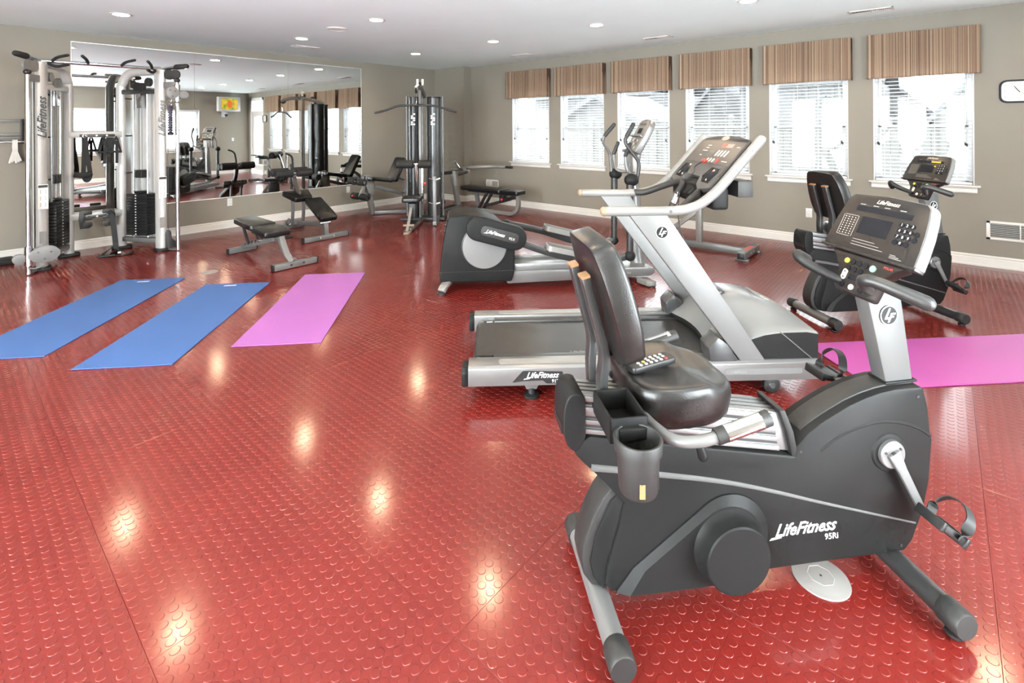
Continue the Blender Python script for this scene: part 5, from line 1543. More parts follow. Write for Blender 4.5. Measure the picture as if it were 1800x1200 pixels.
    # low deflector plate at the right foot
    if s > 0:
        MB().prism(rpoly([(fx + 0.02, 0.03), (fx + 0.15, 0.03), (fx + 0.14, 0.10), (fx + 0.09, 0.14), (fx + 0.08, 0.24), (fx + 0.04, 0.27), (fx + 0.02, 0.22)], 0.02), 'y', fy - 0.10, fy - 0.088).build('deflector_plate', 'steel_dark', r, bevel=0.002)
        MB().cyl((px - 0.10, py, 0.03), (px - 0.10, py, 1.9), 0.0028, n=6).build('steel_cable', 'cable', r)
# cross members with accessory rails
for z, h_ in ((1.45, 0.075), (0.46, 0.075)):
    cm = MB().beam((-0.255, 0.33, z), (0.255, 0.33, z), 0.06, h_).build('cross_member', 'cable_silver', r, bevel=0.006)
    MB().box(-0.16, 0.18, 0.285, 0.297, z - 0.03, z + 0.005).build('accessory_rail', 'steel_dark', cm, bevel=0.002)
    for x in (-0.10, 0.0, 0.10):
        MB().cyl((x, 0.284, z - 0.012), (x, 0.287, z - 0.012), 0.011, n=12).build('rail_hole', 'white_print', cm)
MB().tube([(-0.56, -0.19, 2.262), (0.56, -0.19, 2.262)], 0.019, n=12).build('pull_up_bar', 'chrome', r)
# two comb-shaped bar racks on the lower member
for s in (-1, 1):
    x = s * 0.165
    comb = [(0.0, 0.0), (s * -0.115, 0.0), (s * -0.115, -0.05), (s * -0.05, -0.055), (s * -0.05, -0.075), (s * -0.115, -0.08), (s * -0.115, -0.115), (s * -0.05, -0.12), (s * -0.05, -0.14), (s * -0.115, -0.145), (s * -0.12, -0.19), (s * -0.09, -0.215), (0.0, -0.215), (s * 0.012, -0.11)]
    MB().prism([(x + p[0], 0.53 + p[1]) for p in comb], 'y', 0.262, 0.284).build('bar_rack', 'tube_grey', r, bevel=0.006)
# accessories hung on the upper member, each a thing of its own
AV = CYv + 0.27
a = thing('ankle_strap', 'black padded ankle strap hanging from the cable machine crossbar', 'strap', (1.22, AV, 0))
MB().rtube(spl([(-0.006, 0.0, 1.43), (-0.008, -0.012, 1.28), (-0.012, -0.02, 1.12), (-0.016, -0.03, 0.96), (0.012, -0.03, 0.895), (0.042, -0.03, 0.95), (0.032, -0.025, 1.10), (0.010, -0.015, 1.28), (0.006, 0.0, 1.43)], 6), 0.045, 0.008, (0, 1, 0)).build('webbing', 'strap_black', a)
MB().tube(spl([(-0.11, -0.05, 0.98), (-0.05, -0.06, 0.965), (0.02, -0.06, 0.97), (0.055, -0.05, 0.985)], 4), [0.03, 0.034, 0.034, 0.026], n=10, flat=0.5).build('cuff', 'strap_black', a)
MB().tube([(0.02 * math.cos(t), -0.005, 1.435 + 0.02 * math.sin(t)) for t in [2 * math.pi * k / 16 for k in range(16)]], 0.004, n=6, closed=True).build('ring', 'chrome', a)
for k, (ux, w_, lab) in enumerate(((1.405, 0.050, 'black triangle cable handle hanging in the middle of the crossbar'), (1.525, 0.045, 'black triangle cable handle with strap hanging at the right of the crossbar'))):
    a = thing('triangle_grip', lab, 'grip', (ux, AV + 0.005, 0), 0, 'triangle handles on the crossbar')
    MB().rtube([(-w_, 0, 1.235), (-w_ * 0.25, 0, 1.39), (0, 0, 1.425), (w_ * 0.25, 0, 1.39), (w_, 0, 1.235)], 0.022, 0.006, (0, 1, 0)).build('webbing', 'strap_black', a)
    MB().cyl((-w_ - 0.012, 0, 1.232), (w_ + 0.012, 0, 1.232), 0.014, n=10).build('grip', 'black_rubber', a)
    MB().rtube([(0.0, -0.02, 1.37), (0.004, -0.02, 1.25), (0.0, -0.02, 1.09)], 0.03, 0.008, (0, 1, 0)).build('strap_end', 'strap_black', a)
    MB().cyl((0.0, -0.02, 1.085), (0.0, -0.02, 1.06), 0.012, n=8).build('snap_hook', 'chrome', a)
a = thing('cable_strap', 'long black nylon strap trailing from the lower crossbar to the floor', 'strap', (1.46, AV - 0.05, 0))
MB().rtube(spl([(-0.02, 0.01, 0.50), (0.0, -0.03, 0.44), (0.02, -0.05, 0.25), (0.03, -0.07, 0.08), (0.03, -0.14, 0.012), (-0.06, -0.22, 0.008)], 6), 0.055, 0.008, (0.3, 1, 0.4)).build('webbing', 'strap_black', a)
a = thing('stirrup_grip', 'black stirrup cable handle lying on the floor under the machine', 'grip', (1.46, 7.53, 0), -10)
MB().rtube(spl([(-0.15, 0.0, 0.012), (-0.10, 0.06, 0.05), (-0.03, 0.08, 0.085), (0.05, 0.05, 0.03), (0.14, 0.02, 0.012), (0.10, -0.05, 0.010), (-0.02, -0.06, 0.010)], 6), 0.035, 0.007, (0, 0.2, 1)).build('webbing', 'strap_black', a)
MB().cyl((-0.17, -0.03, 0.016), (-0.02, -0.05, 0.016), 0.015, n=10).build('grip', 'black_rubber', a)
MB().lathe([(0.010, -0.02), (0.022, -0.015), (0.022, 0.015), (0.010, 0.02)], (0.02, 0.0, 0.024), (1, 0, 0), n=12).build('coupling', 'chrome', a)
a = thing('triceps_rope', 'braided dark rope with knob hanging from the right pulley', 'rope', (CX + 0.575, CYv - 0.47, 0))
n = 60
for ph in (0, math.pi):
    MB().tube([(0.014 * math.cos(k * 0.55 + ph), 0.014 * math.sin(k * 0.55 + ph), 1.80 - 0.32 * k / n) for k in range(n + 1)], 0.012, n=7).build('strand', 'rope_dark', a)
MB().lathe([(0.010, 0.0), (0.032, 0.006), (0.034, 0.030), (0.014, 0.045)], (0, 0, 1.435), (0, 0, 1), n=14).build('knob', 'black_rubber', a)
for k in range(4):
    MB().tube([(0.012 * math.cos(t) * (k % 2), 0.012 * math.cos(t) * (1 - k % 2), 1.875 - 0.022 * k + 0.015 * math.sin(t)) for t in [2 * math.pi * q / 12 for q in range(12)]], 0.003, n=5, closed=True).build('chain_link', 'chrome', a)

# rack on the wall at the far left with a white rope tassel
a = thing('wall_rack', 'grey wall-mounted bar rack behind the left chrome pole', 'rack', (0.36, VL, 0))
for z, h_ in ((1.622, 0.03), (1.462, 0.035), (1.425, 0.025)):
    MB().box(-0.36, 0.36, -0.035, -0.012, z - h_ / 2, z + h_ / 2).build('rail', 'platinum', a, bevel=0.003)
MB().cyl((-0.36, -0.055, 1.375), (0.37, -0.055, 1.375), 0.011, n=12).build('bar', 'chrome', a)
for x in (-0.33, 0.345):
    MB().box(x - 0.012, x + 0.012, -0.06, 0.0, 1.35, 1.64).build('bracket', 'steel_dark', a, bevel=0.002)
a = thing('rope_tassel', 'white cotton rope tassel draped over the wall rack bar', 'rope', (0.645, VL - 0.055, 0))
bb = MB().rtube(spl([(0, 0.018, 1.30), (0, 0.014, 1.38), (0, 0.0, 1.392), (0, -0.014, 1.38), (0, -0.018, 1.26)], 5), 0.045, 0.010, (0, 0, 1)).build('loop', 'cotton', a)
for k in range(6):
    x = -0.045 + k * 0.018
    MB().tube(spl([(x * 0.35, -0.020, 1.27), (x * 0.7, -0.024, 1.21), (x, -0.026 - 0.004 * (k % 2), 1.135 + 0.012 * (k % 3))], 4), [0.007, 0.008, 0.012], n=8, round_end=True).build('strand', 'cotton', a)
tag(MB().prism(rpoly([(-0.75, 7.90), (0.62, 7.98), (0.62, 8.22), (-0.75, 8.22)], 0.03), 'z', 0.0, 0.05).build('rubber_mat', 'black_rubber', bevel=0.006), 'thick black rubber mat on the floor below the wall rack', 'mat')

# ------------------------------------------------------------------ benches
def padbox(parent, name, m, o, ex, ey, w0, w1, l, t, nseg=3):
    """upholstered board: o centre of one short end (underside), ey along its length, ex across"""
    q = rpoly([(-w0 / 2, 0), (w0 / 2, 0), (w1 / 2, l), (-w1 / 2, l)], min(w0, w1) * 0.14, 4)
    return MB().pslab(q, o, ex, ey, 0.0, t).build(name, m, parent, bevel=min(0.016, t * 0.3), seg=nseg, smooth=50)

r = thing('flat_bench', 'low adjustable bench with black pads and grey frame, nearest the mats', 'bench', (2.53, 5.95, 0), 0, 'adjustable benches by the mirror')
MB().beam((-0.18, -0.595, 0.036), (0.30, -0.585, 0.036), 0.06, 0.06).build('front_foot', 'silver', r, bevel=0.003)
MB().beam((-0.20, 0.57, 0.036), (0.13, 0.60, 0.036), 0.06, 0.06).build('rear_foot', 'silver', r, bevel=0.003)
for x, y in ((-0.185, -0.595), (0.305, -0.585), (-0.205, 0.57), (0.135, 0.60)):
    MB().box(x - 0.008, x + 0.008, y - 0.031, y + 0.031, 0.003, 0.069).build('end_plug', 'black_plastic', r, bevel=0.002)
for x in (0.0, 0.14):
    MB().cyl((x, -0.627, 0.04), (x, -0.62, 0.04), 0.012, n=10).build('bolt', 'chrome', r)
MB().rtube(spl([(0.05, -0.58, 0.06), (0.035, -0.53, 0.085), (0.02, -0.46, 0.14), (0.01, -0.40, 0.24), (0.01, -0.36, 0.30)], 5), 0.06, 0.06, (0, 1, 0.3)).build('curved_leg', 'silver', r, bevel=0.004)
MB().beam((-0.02, 0.59, 0.07), (0.01, -0.22, 0.27), 0.055, 0.07).build('spine', 'silver', r, bevel=0.004)
for k in range(5):
    t = 0.18 + k * 0.11
    MB().cyl((-0.055, 0.59 - 0.81 * t, 0.085 + 0.2 * t), (0.045, 0.59 - 0.81 * t, 0.085 + 0.2 * t), 0.017, n=10).build('ladder_pin', 'chrome', r)
for x in (-0.06, 0.06):
    MB().beam((x, 0.33, 0.14), (x, 0.50, 0.345), 0.02, 0.045).build('back_strut', 'steel_dark', r, bevel=0.003)
    MB().beam((x, -0.05, 0.26), (x, 0.10, 0.33), 0.02, 0.045).build('back_strut', 'steel_dark', r, bevel=0.003)
MB().beam((0.0, 0.54, 0.335), (0.0, -0.30, 0.305), 0.09, 0.025).build('pad_rail', 'steel_dark', r, bevel=0.003)
padbox(r, 'back_pad', 'black_vinyl', (0.0, 0.06, 0.335), (1, 0, 0), (0, 1, 0.035), 0.30, 0.25, 0.56, 0.065)
padbox(r, 'seat_pad', 'black_vinyl', (0.0, -0.32, 0.300), (1, 0, 0), (0, 1, 0.06), 0.30, 0.31, 0.37, 0.065)
MB().cyl((0.06, -0.30, 0.27), (0.17, -0.30, 0.27), 0.014, n=10).build('handle', 'black_rubber', r)

r = thing('decline_bench', 'black sloping sit-up bench with foam leg rollers beside the mirror', 'bench', (3.50, 6.85, 0), 0, 'adjustable benches by the mirror')
MB().beam((-0.315, -0.49, 0.036), (0.315, -0.49, 0.036), 0.06, 0.06).build('front_foot', 'silver', r, bevel=0.003)
MB().beam((-0.24, 0.66, 0.036), (0.24, 0.66, 0.036), 0.06, 0.06).build('rear_foot', 'silver', r, bevel=0.003)
for x, y in ((-0.32, -0.49), (0.32, -0.49), (-0.245, 0.66), (0.245, 0.66)):
    MB().box(x - 0.008, x + 0.008, y - 0.031, y + 0.031, 0.003, 0.069).build('end_plug', 'black_plastic', r, bevel=0.002)
for x in (-0.09, 0.10):
    MB().cyl((x, -0.527, 0.04), (x, -0.52, 0.04), 0.012, n=10).build('bolt', 'chrome', r)
MB().beam((0, -0.49, 0.06), (0, -0.47, 0.215), 0.06, 0.06, (0, 1, 0)).build('front_post', 'silver', r, bevel=0.003)
MB().beam((0, -0.46, 0.20), (0, 0.66, 0.10), 0.06, 0.06).build('spine', 'silver', r, bevel=0.003)
MB().cyl((-0.07, -0.46, 0.225), (0.08, -0.46, 0.225), 0.014, n=10).build('pivot_pin', 'chrome', r)
for x in (-0.09, 0.07):
    MB().rtube(spl([(x, 0.30, 0.11), (x, 0.27, 0.30), (x, 0.28, 0.48), (x, 0.33, 0.62)], 4), 0.03, 0.05, (0, 1, 0)).build('incline_post', 'silver', r, bevel=0.003)
MB().beam((-0.11, 0.30, 0.14), (0.09, 0.30, 0.14), 0.05, 0.05).build('ladder_block', 'silver', r, bevel=0.003)
MB().tube([(-0.16 + 0.03 * math.cos(t), 0.25, 0.17 + 0.05 * math.sin(t)) for t in [2 * math.pi * k / 16 for k in range(16)]], 0.006, n=6, closed=True).build('pull_ring', 'chrome', r)
ev = Vector((0, 0.58, 0.29)).normalized()
padbox(r, 'back_pad', 'black_vinyl', (0.085, -0.42, 0.225), (1, 0, 0), ev, 0.26, 0.25, 0.52, 0.065)
padbox(r, 'seat_pad', 'black_vinyl', (-0.03, 0.06, 0.462), (1, 0, 0), Vector((0, 1, 0.30)), 0.25, 0.40, 0.28, 0.07)
MB().rtube(spl([(-0.03, 0.20, 0.54), (-0.03, 0.30, 0.66), (-0.03, 0.36, 0.80), (-0.03, 0.37, 0.90)], 4), 0.05, 0.05, (0, 1, 0)).build('roller_post', 'steel_dark', r, bevel=0.004)
for y, z in ((0.33, 0.855), (0.46, 0.875)):
    ax_ = MB().cyl((-0.31, y, z), (0.23, y, z), 0.012, n=10).build('roller_axle', 'chrome', r)
    for x0, x1 in ((-0.31, -0.065), (0.005, 0.225)):
        MB().lathe([(0.014, 0.0), (0.050, 0.002), (0.058, 0.012), (0.058, x1 - x0 - 0.012), (0.050, x1 - x0 - 0.002), (0.014, x1 - x0)], (x0, y, z), (1, 0, 0), n=22).build('foam_roller', 'foam_black', ax_)
MB().rtube([(-0.03, 0.33, 0.80), (-0.03, 0.40, 0.865), (-0.03, 0.47, 0.86)], 0.04, 0.05, (1, 0, 0)).build('roller_bracket', 'silver', r, bevel=0.003)
MB().tube(spl([(-0.035, 0.37, 0.88), (-0.045, 0.36, 1.00), (-0.06, 0.35, 1.085), (-0.10, 0.34, 1.125), (-0.15, 0.34, 1.145)], 5), 0.014, n=10, round_end=True).build('handle', 'black_rubber', r)

r = thing('press_bench', 'black two-pad press bench with curved grey leg by the window wall', 'bench', (6.42, 6.03, 0))
padbox(r, 'back_pad', 'black_vinyl', (0.0, -0.32, 0.375), (1, 0, 0), (0, 1, 0), 0.28, 0.26, 0.98, 0.07)
padbox(r, 'seat_pad', 'black_vinyl', (0.0, -0.70, 0.375), (1, 0, 0), (0, 1, -0.02), 0.24, 0.28, 0.36, 0.065)
MB().box(-0.03, 0.03, -0.62, 0.55, 0.34, 0.376).build('pad_rail', 'steel_dark', r, bevel=0.003)
MB().rtube(spl([(0, -0.62, 0.35), (0, -0.63, 0.22), (0, -0.60, 0.11), (0, -0.50, 0.05), (0, -0.38, 0.036), (0, 0.30, 0.036)], 6), 0.06, 0.06, (1, 0, 0)).build('curved_leg', 'platinum', r, bevel=0.004)
MB().beam((0, 0.28, 0.036), (0, 0.36, 0.34), 0.06, 0.06, (0, 1, 0)).build('rear_leg', 'silver', r, bevel=0.003)
MB().beam((-0.22, 0.27, 0.03), (0.22, 0.27, 0.03), 0.06, 0.055).build('rear_foot', 'silver', r, bevel=0.003)
for x in (-0.07, 0.07):
    MB().beam((x, 0.24, 0.05), (x, 0.02, 0.37), 0.025, 0.05, (0, 1, 0)).build('back_strut', 'black_plastic', r, bevel=0.003)
MB().beam((0, 0.12, 0.12), (0, -0.45, 0.28), 0.05, 0.05).build('ladder_bar', 'tube_grey', r, bevel=0.003)
MB().box(-0.05, 0.05, -0.34, -0.24, 0.22, 0.37).build('adjuster', 'black_plastic', r, bevel=0.008)
MB().ball((-0.06, -0.31, 0.27), 0.024).build('knob', 'red', r)
MB().beam((0, -0.36, 0.27), (0, -0.60, 0.33), 0.08, 0.06).build('seat_bracket', 'black_plastic', r, bevel=0.005)

# ------------------------------------------------------------------ multi-station weight tower
r = thing('multi_gym', 'multi-station weight tower with lat pulldown, leg extension and press arms', 'weight machine', (5.36, 6.50, 0), -137.0)
def dshape(cx_, cy_, w_, d_, s, n=12):
    return [(cx_ - s * 0.02, cy_ - w_ / 2)] + [(cx_ + s * d_ * math.cos(t), cy_ + w_ / 2 * math.sin(t)) for t in [-math.pi / 2 + math.pi * k / n for k in range(n + 1)]] + [(cx_ - s * 0.02, cy_ + w_ / 2)]
for cy_, w_, s, m in ((-0.185, 0.205, 1, 'black_gloss'), (0.135, 0.215, 1, 'tower_grey'), (-0.17, 0.25, -1, 'black_gloss'), (0.13, 0.25, -1, 'black_gloss')):
    sh = MB().prism(dshape(s * 0.02, cy_, w_, 0.14, s), 'z', 0.06, 2.0).build('stack_shroud', m, r, smooth=40)
    MB().prism(dshape(s * 0.02, cy_, w_ * 1.03, 0.147, s), 'z', 1.985, 2.01).build('shroud_cap', 'black_plastic', sh, smooth=40)
    MB().box(s * 0.10, s * 0.168, cy_ - 0.05, cy_ + 0.05, 0.0, 0.07).build('shroud_foot', 'black_plastic', sh)
    if s > 0:
        bb = MB()
        for j in range(6):
            for i in range(2):
                if (i + j) % 3 != 2:
                    bb.box(0.157, 0.163, cy_ - 0.035 + i * 0.04, cy_ - 0.005 + i * 0.04, 1.55 + j * 0.033, 1.575 + j * 0.033)
        bb.build('instruction_print', 'white_print', sh)['kind'] = 'stuff'
    else:
        bb = MB()
        for j in range(5):
            bb.box(-0.163, -0.157, cy_ - 0.03, cy_ + 0.03, 1.50 + j * 0.045, 1.53 + j * 0.045)
        bb.build('instruction_print', 'grey_print', sh)['kind'] = 'stuff'
for y in (-0.30, 0.285):
    MB().cyl((0.06, y, 0.04), (0.06, y, 2.02), 0.016, n=12).build('frame_pole', 'silver', r)
MB().box(-0.22, 0.25, -0.33, 0.33, 0.0, 0.06).build('base_frame', 'steel_dark', r, bevel=0.01)
# lat pulldown / row station towards the room
MB().beam((0.30, -0.050, 0.05), (0.30, -0.050, 2.14), 0.045, 0.06, (1, 0, 0)).build('lat_column', 'silver', r, bevel=0.006)
MB().rtube(spl([(-0.12, -0.03, 2.03), (0.20, -0.04, 2.12), (0.50, -0.045, 2.14), (0.74, -0.045, 2.09)], 5), 0.05, 0.07).build('lat_beam', 'silver', r, bevel=0.006)
for x, z in ((0.70, 2.10), (0.10, 2.14), (0.30, 2.21)):
    MB().lathe([(0.008, -0.014), (0.055, -0.014), (0.047, 0.0), (0.055, 0.014), (0.008, 0.014)], (x, -0.045, z - 0.02), (0, 1, 0), n=20).build('pulley', 'black_plastic', r)
for y in (-0.085, -0.005):
    MB().box(0.285, 0.325, y - 0.018, y + 0.018, 2.18, 2.28).build('beam_tab', 'white_print', r, bevel=0.004)
MB().box(0.28, 0.32, -0.065, -0.03, 2.12, 2.21).build('beam_bracket', 'black_plastic', r, bevel=0.006)
MB().cyl((0.72, -0.045, 1.86), (0.72, -0.045, 2.05), 0.0035, n=6).build('steel_cable', 'cable', r)
MB().tube(spl([(0.72, -0.045, 1.85), (0.71, -0.045, 1.90), (0.72, -0.045, 1.95)], 3), 0.010, n=8).build('swivel', 'chrome', r)
MB().tube(spl([(0.72, -0.66, 1.735), (0.72, -0.50, 1.775), (0.72, -0.34, 1.832), (0.72, -0.20, 1.845), (0.72, 0.10, 1.845), (0.72, 0.24, 1.832), (0.72, 0.40, 1.785), (0.72, 0.55, 1.745)], 5), 0.0155, n=12, round_end=True).build('lat_bar', 'black_plastic', r)
MB().beam((0.25, -0.05, 0.045), (1.12, -0.10, 0.045), 0.06, 0.06).build('row_spine', 'silver', r, bevel=0.004)
MB().prism(rpoly([(1.08, -0.18), (1.26, -0.16), (1.26, -0.08), (1.08, -0.06)], 0.02), 'z', 0.0, 0.035).build('front_foot', 'tan_plastic', r, bevel=0.005)
MB().beam((1.03, -0.24, 0.18), (1.03, 0.06, 0.18), 0.045, 0.035).build('foot_rest', 'black_rubber', r, bevel=0.008)
MB().rtube(spl([(1.20, -0.12, 0.03), (1.14, -0.11, 0.10), (1.06, -0.10, 0.22), (0.98, -0.09, 0.34)], 4), 0.05, 0.04, (0, 1, 0)).build('seat_leg', 'platinum', r, bevel=0.004)
MB().beam((1.15, -0.18, 0.115), (1.15, -0.02, 0.115), 0.03, 0.03).build('foot_peg', 'tan_plastic', r, bevel=0.006)
MB().box(0.78, 0.98, -0.13, -0.03, 0.10, 0.40).build('seat_post', 'black_plastic', r, bevel=0.01)
padbox(r, 'seat_pad', 'black_vinyl', (0.66, -0.10, 0.42), (0, 1, 0), (-1, 0, 0), 0.28, 0.26, -0.42, 0.06) if False else MB().prism(rpoly([(0.66, -0.235), (1.04, -0.225), (1.04, 0.035), (0.66, 0.045)], 0.04), 'z', 0.42, 0.485).build('seat_pad', 'black_vinyl', r, bevel=0.014, seg=3)
thigh = MB().beam((0.62, -0.045, 0.44), (0.80, -0.045, 0.96), 0.04, 0.05).build('thigh_post', 'chrome', r, bevel=0.004)
MB().beam((0.66, 0.03, 0.35), (0.66, 0.03, 0.98), 0.03, 0.03, (1, 0, 0)).build('adjust_post', 'chrome', r, bevel=0.003)
for k in range(8):
    MB().cyl((0.677, 0.03, 0.45 + k * 0.05), (0.675, 0.03, 0.45 + k * 0.05), 0.007, n=8).build('adjust_hole', 'black_plastic', r)
MB().cyl((0.84, -0.33, 0.965), (0.84, 0.19, 0.965), 0.013, n=10).build('roller_axle', 'chrome', r)
for y0, y1 in ((-0.33, -0.075), (-0.005, 0.19)):
    MB().lathe([(0.014, 0.0), (0.054, 0.002), (0.062, 0.012), (0.062, y1 - y0 - 0.012), (0.054, y1 - y0 - 0.002), (0.014, y1 - y0)], (0.84, y0, 0.965), (0, 1, 0), n=22).build('foam_roller', 'foam_black', r)
MB().ball((0.70, 0.075, 0.66), 0.022).build('knob', 'red', r)
MB().beam((0.62, 0.21, 0.03), (0.62, 0.21, 0.76), 0.05, 0.05, (1, 0, 0)).build('storage_post', 'silver', r, bevel=0.004)
MB().beam((0.10, 0.21, 0.04), (0.66, 0.21, 0.04), 0.06, 0.06).build('base_leg', 'silver', r, bevel=0.004)
for z in (0.33, 0.70):
    for s in (-1, 1):
        MB().cyl((0.62, 0.21, z), (0.66, 0.21 + s * 0.085, z + 0.03), 0.012, n=10).build('storage_peg', 'white_print' if s > 0 else 'chrome', r)
# leg extension station: local frame turned back to the room axes
Rm = Matrix.Rotation(math.radians(137.0), 4, 'Z')
def G_(u, v, z):
    q = Rm @ Vector((u - 5.36, v - 6.50, z))
    return q
LV_ = 7.52
MB().beam(G_(5.03, LV_, 0.036), G_(5.62, 7.10, 0.036), 0.06, 0.06).build('leg_station_base', 'silver', r, bevel=0.004)
MB().beam(G_(5.62, 7.10, 0.036), G_(5.50, 6.75, 0.036), 0.06, 0.06).build('leg_station_base', 'silver', r, bevel=0.004)
MB().beam(G_(5.02, LV_, 0.02), G_(4.93, LV_, 0.36), 0.07, 0.09, G_(6.36, 6.5, 0)).build('leg_station_post', 'platinum', r, bevel=0.006)
pl = [(4.86, 0.68), (4.93, 0.70), (5.00, 0.62), (5.02, 0.40), (4.97, 0.33), (4.90, 0.40), (4.84, 0.55)]
for dv_ in (-0.05, 0.04):
    bb = MB()
    n = len(pl)
    bb.add([G_(p[0], LV_ + dv_, p[1]) for p in pl] + [G_(p[0], LV_ + dv_ + 0.012, p[1]) for p in pl], [tuple(range(n - 1, -1, -1)), tuple(range(n, 2 * n))] + [(i, (i + 1) % n, n + (i + 1) % n, n + i) for i in range(n)])
    bb.build('cam_plate', 'platinum', r, bevel=0.003)
MB().beam(G_(4.90, LV_, 0.62), G_(4.76, LV_, 0.34), 0.05, 0.05).build('leg_lever', 'platinum', r, bevel=0.004)
for (u, z, v0, v1) in ((4.70, 0.60, 7.28, 7.46), (4.70, 0.60, 7.56, 7.74), (4.76, 0.345, 7.28, 7.47), (4.76, 0.345, 7.55, 7.74)):
    p0_, p1_ = G_(u, v0, z), G_(u, v1, z)
    L = (p1_ - p0_).length
    MB().lathe([(0.014, 0.0), (0.050, 0.002), (0.058, 0.012), (0.058, L - 0.012), (0.050, L - 0.002), (0.014, L)], p0_, (p1_ - p0_), n=20).build('foam_roller', 'foam_black', r)
    MB().lathe([(0.024, -0.003), (0.024, 0.002), (0.0, 0.003)], p0_, (p0_ - p1_), n=14).build('roller_cap', 'chrome', r)
MB().cyl(G_(4.70, 7.30, 0.60), G_(4.70, 7.72, 0.60), 0.012).build('roller_axle', 'chrome', r)
MB().cyl(G_(4.76, 7.30, 0.345), G_(4.76, 7.72, 0.345), 0.012).build('roller_axle', 'chrome', r)
MB().ball(G_(4.66, 7.60, 0.36), 0.018).build('knob', 'red', r)
du = (Rm.to_3x3() @ Vector((1, 0, -0.17))).normalized()
dvv = Rm.to_3x3() @ Vector((0, 1, 0))
dd = (Rm.to_3x3() @ Vector((0.20, 0, 0.37))).normalized()
MB().pslab(rpoly([(-0.17, 0), (0.17, 0), (0.15, 0.48), (-0.15, 0.48)], 0.04), G_(4.86, LV_, 0.62), -dvv, du, 0.0, 0.065).build('leg_seat_pad', 'black_vinyl', r, bevel=0.014, seg=3)
MB().pslab(rpoly([(-0.15, 0), (0.15, 0), (0.14, 0.46), (-0.14, 0.46)], 0.04), G_(5.37, LV_, 0.57), -dvv, dd, -0.07, 0.0).build('leg_back_pad', 'black_vinyl', r, bevel=0.014, seg=3)
MB().beam(G_(4.98, LV_, 0.50), G_(5.66, LV_, 0.30), 0.06, 0.06).build('leg_seat_rail', 'silver', r, bevel=0.004)
MB().rtube(spl([G_(5.66, LV_, 0.30), G_(5.72, LV_, 0.40), G_(5.66, LV_, 0.56), G_(5.50, LV_, 0.66)], 5), 0.05, 0.05, (Rm.to_3x3() @ Vector((0, 1, 0)))).build('leg_back_arm', 'platinum', r, bevel=0.004)
MB().beam(G_(5.66, LV_, 0.30), G_(5.60, 7.30, 0.05), 0.05, 0.05).build('leg_seat_strut', 'silver', r, bevel=0.004)
MB().cyl(G_(5.40, 7.30, 0.62), G_(5.52, 7.30, 0.58), 0.014, n=10).build('side_grip', 'black_rubber', r)
MB().ball(G_(5.53, 7.30, 0.578), 0.016).build('knob', 'red', r)
# press station towards the window wall
MB().beam(G_(5.70, 6.55, 0.04), G_(6.44, 6.80, 0.04), 0.07, 0.07).build('press_base', 'silver', r, bevel=0.004)
MB().prism([(p.x, p.y) for p in (G_(6.02, 6.95, 0), G_(6.50, 7.05, 0), G_(6.54, 6.85, 0), G_(6.06, 6.75, 0))], 'z', 0.0, 0.05).build('press_foot', 'black_plastic', r, bevel=0.006)
MB().beam(G_(6.42, 6.86, 0.04), G_(6.40, 7.00, 0.72), 0.07, 0.09, G_(6.36, 6.5, 0)).build('press_post', 'platinum', r, bevel=0.006)
MB().beam(G_(6.40, 7.00, 0.66), G_(5.75, 6.70, 0.70), 0.05, 0.06).build('press_link', 'tube_grey', r, bevel=0.004)
MB().tube(spl([G_(6.38, 7.02, 0.72), G_(6.40, 6.80, 0.735), G_(6.42, 6.45, 0.785), G_(6.60, 6.10, 0.80), G_(6.62, 5.85, 0.80)], 5), 0.030, n=12).build('press_arm', 'platinum', r)
MB().tube(spl([G_(6.40, 6.80, 0.735), G_(6.30, 6.60, 0.76), G_(6.18, 6.40, 0.735), G_(6.16, 6.32, 0.73)], 5), 0.028, n=12).build('press_arm', 'platinum', r)
MB().cyl(G_(6.62, 5.86, 0.80), G_(6.62, 5.70, 0.80), 0.022, n=12).build('press_grip', 'black_rubber', r)
MB().cyl(G_(6.16, 6.33, 0.73), G_(6.00, 6.40, 0.68), 0.022, n=12).build('press_grip', 'black_rubber', r)
MB().beam(G_(6.36, 6.75, 0.76), G_(6.30, 6.85, 0.92), 0.03, 0.03).build('press_peg', 'chrome', r, bevel=0.004)
MB().lathe([(0.02, -0.02), (0.055, -0.02), (0.055, 0.02), (0.02, 0.02)], G_(6.15, 7.0, 0.13), dvv, n=18).build('pulley', 'black_plastic', r)

# ------------------------------------------------------------------ back extension stand behind the treadmill
r = thing('back_extension_stand', 'grey back extension stand with T-foot behind the treadmill', 'exercise stand', (6.14, 2.15, 0))
MB().box(-0.29, 0.29, -0.485, -0.40, 0.02, 0.095).build('front_foot', 'silver', r, bevel=0.004)
for s in (-1, 1):
    MB().box(s * 0.292 - 0.006, s * 0.292 + 0.006, -0.480, -0.405, 0.024, 0.091).build('end_plug', 'black_plastic', r, bevel=0.002)
    MB().box(s * 0.24 - 0.03, s * 0.24 + 0.03, -0.515, -0.37, 0.0, 0.022).build('foot_pad', 'silver', r, bevel=0.003)
    MB().cyl((s * 0.06, -0.491, 0.055), (s * 0.06, -0.484, 0.055), 0.013, n=10).build('bolt', 'chrome', r)
for k in range(5):
    MB().pslab([(-0.020, -0.026), (0.010, -0.026), (0.022, 0.026), (-0.008, 0.026)], (-0.10 + k * 0.055, -0.442, 0.0955), (1, 0, 0), (0, 1, 0), 0.0, 0.001).build('print_mark', 'red_print', r)
MB().beam((0.0, -0.42, 0.055), (0.0, 0.75, 0.055), 0.07, 0.07).build('spine', 'silver', r, bevel=0.004)
MB().beam((-0.22, 0.75, 0.055), (0.22, 0.75, 0.055), 0.07, 0.07).build('rear_foot', 'silver', r, bevel=0.004)
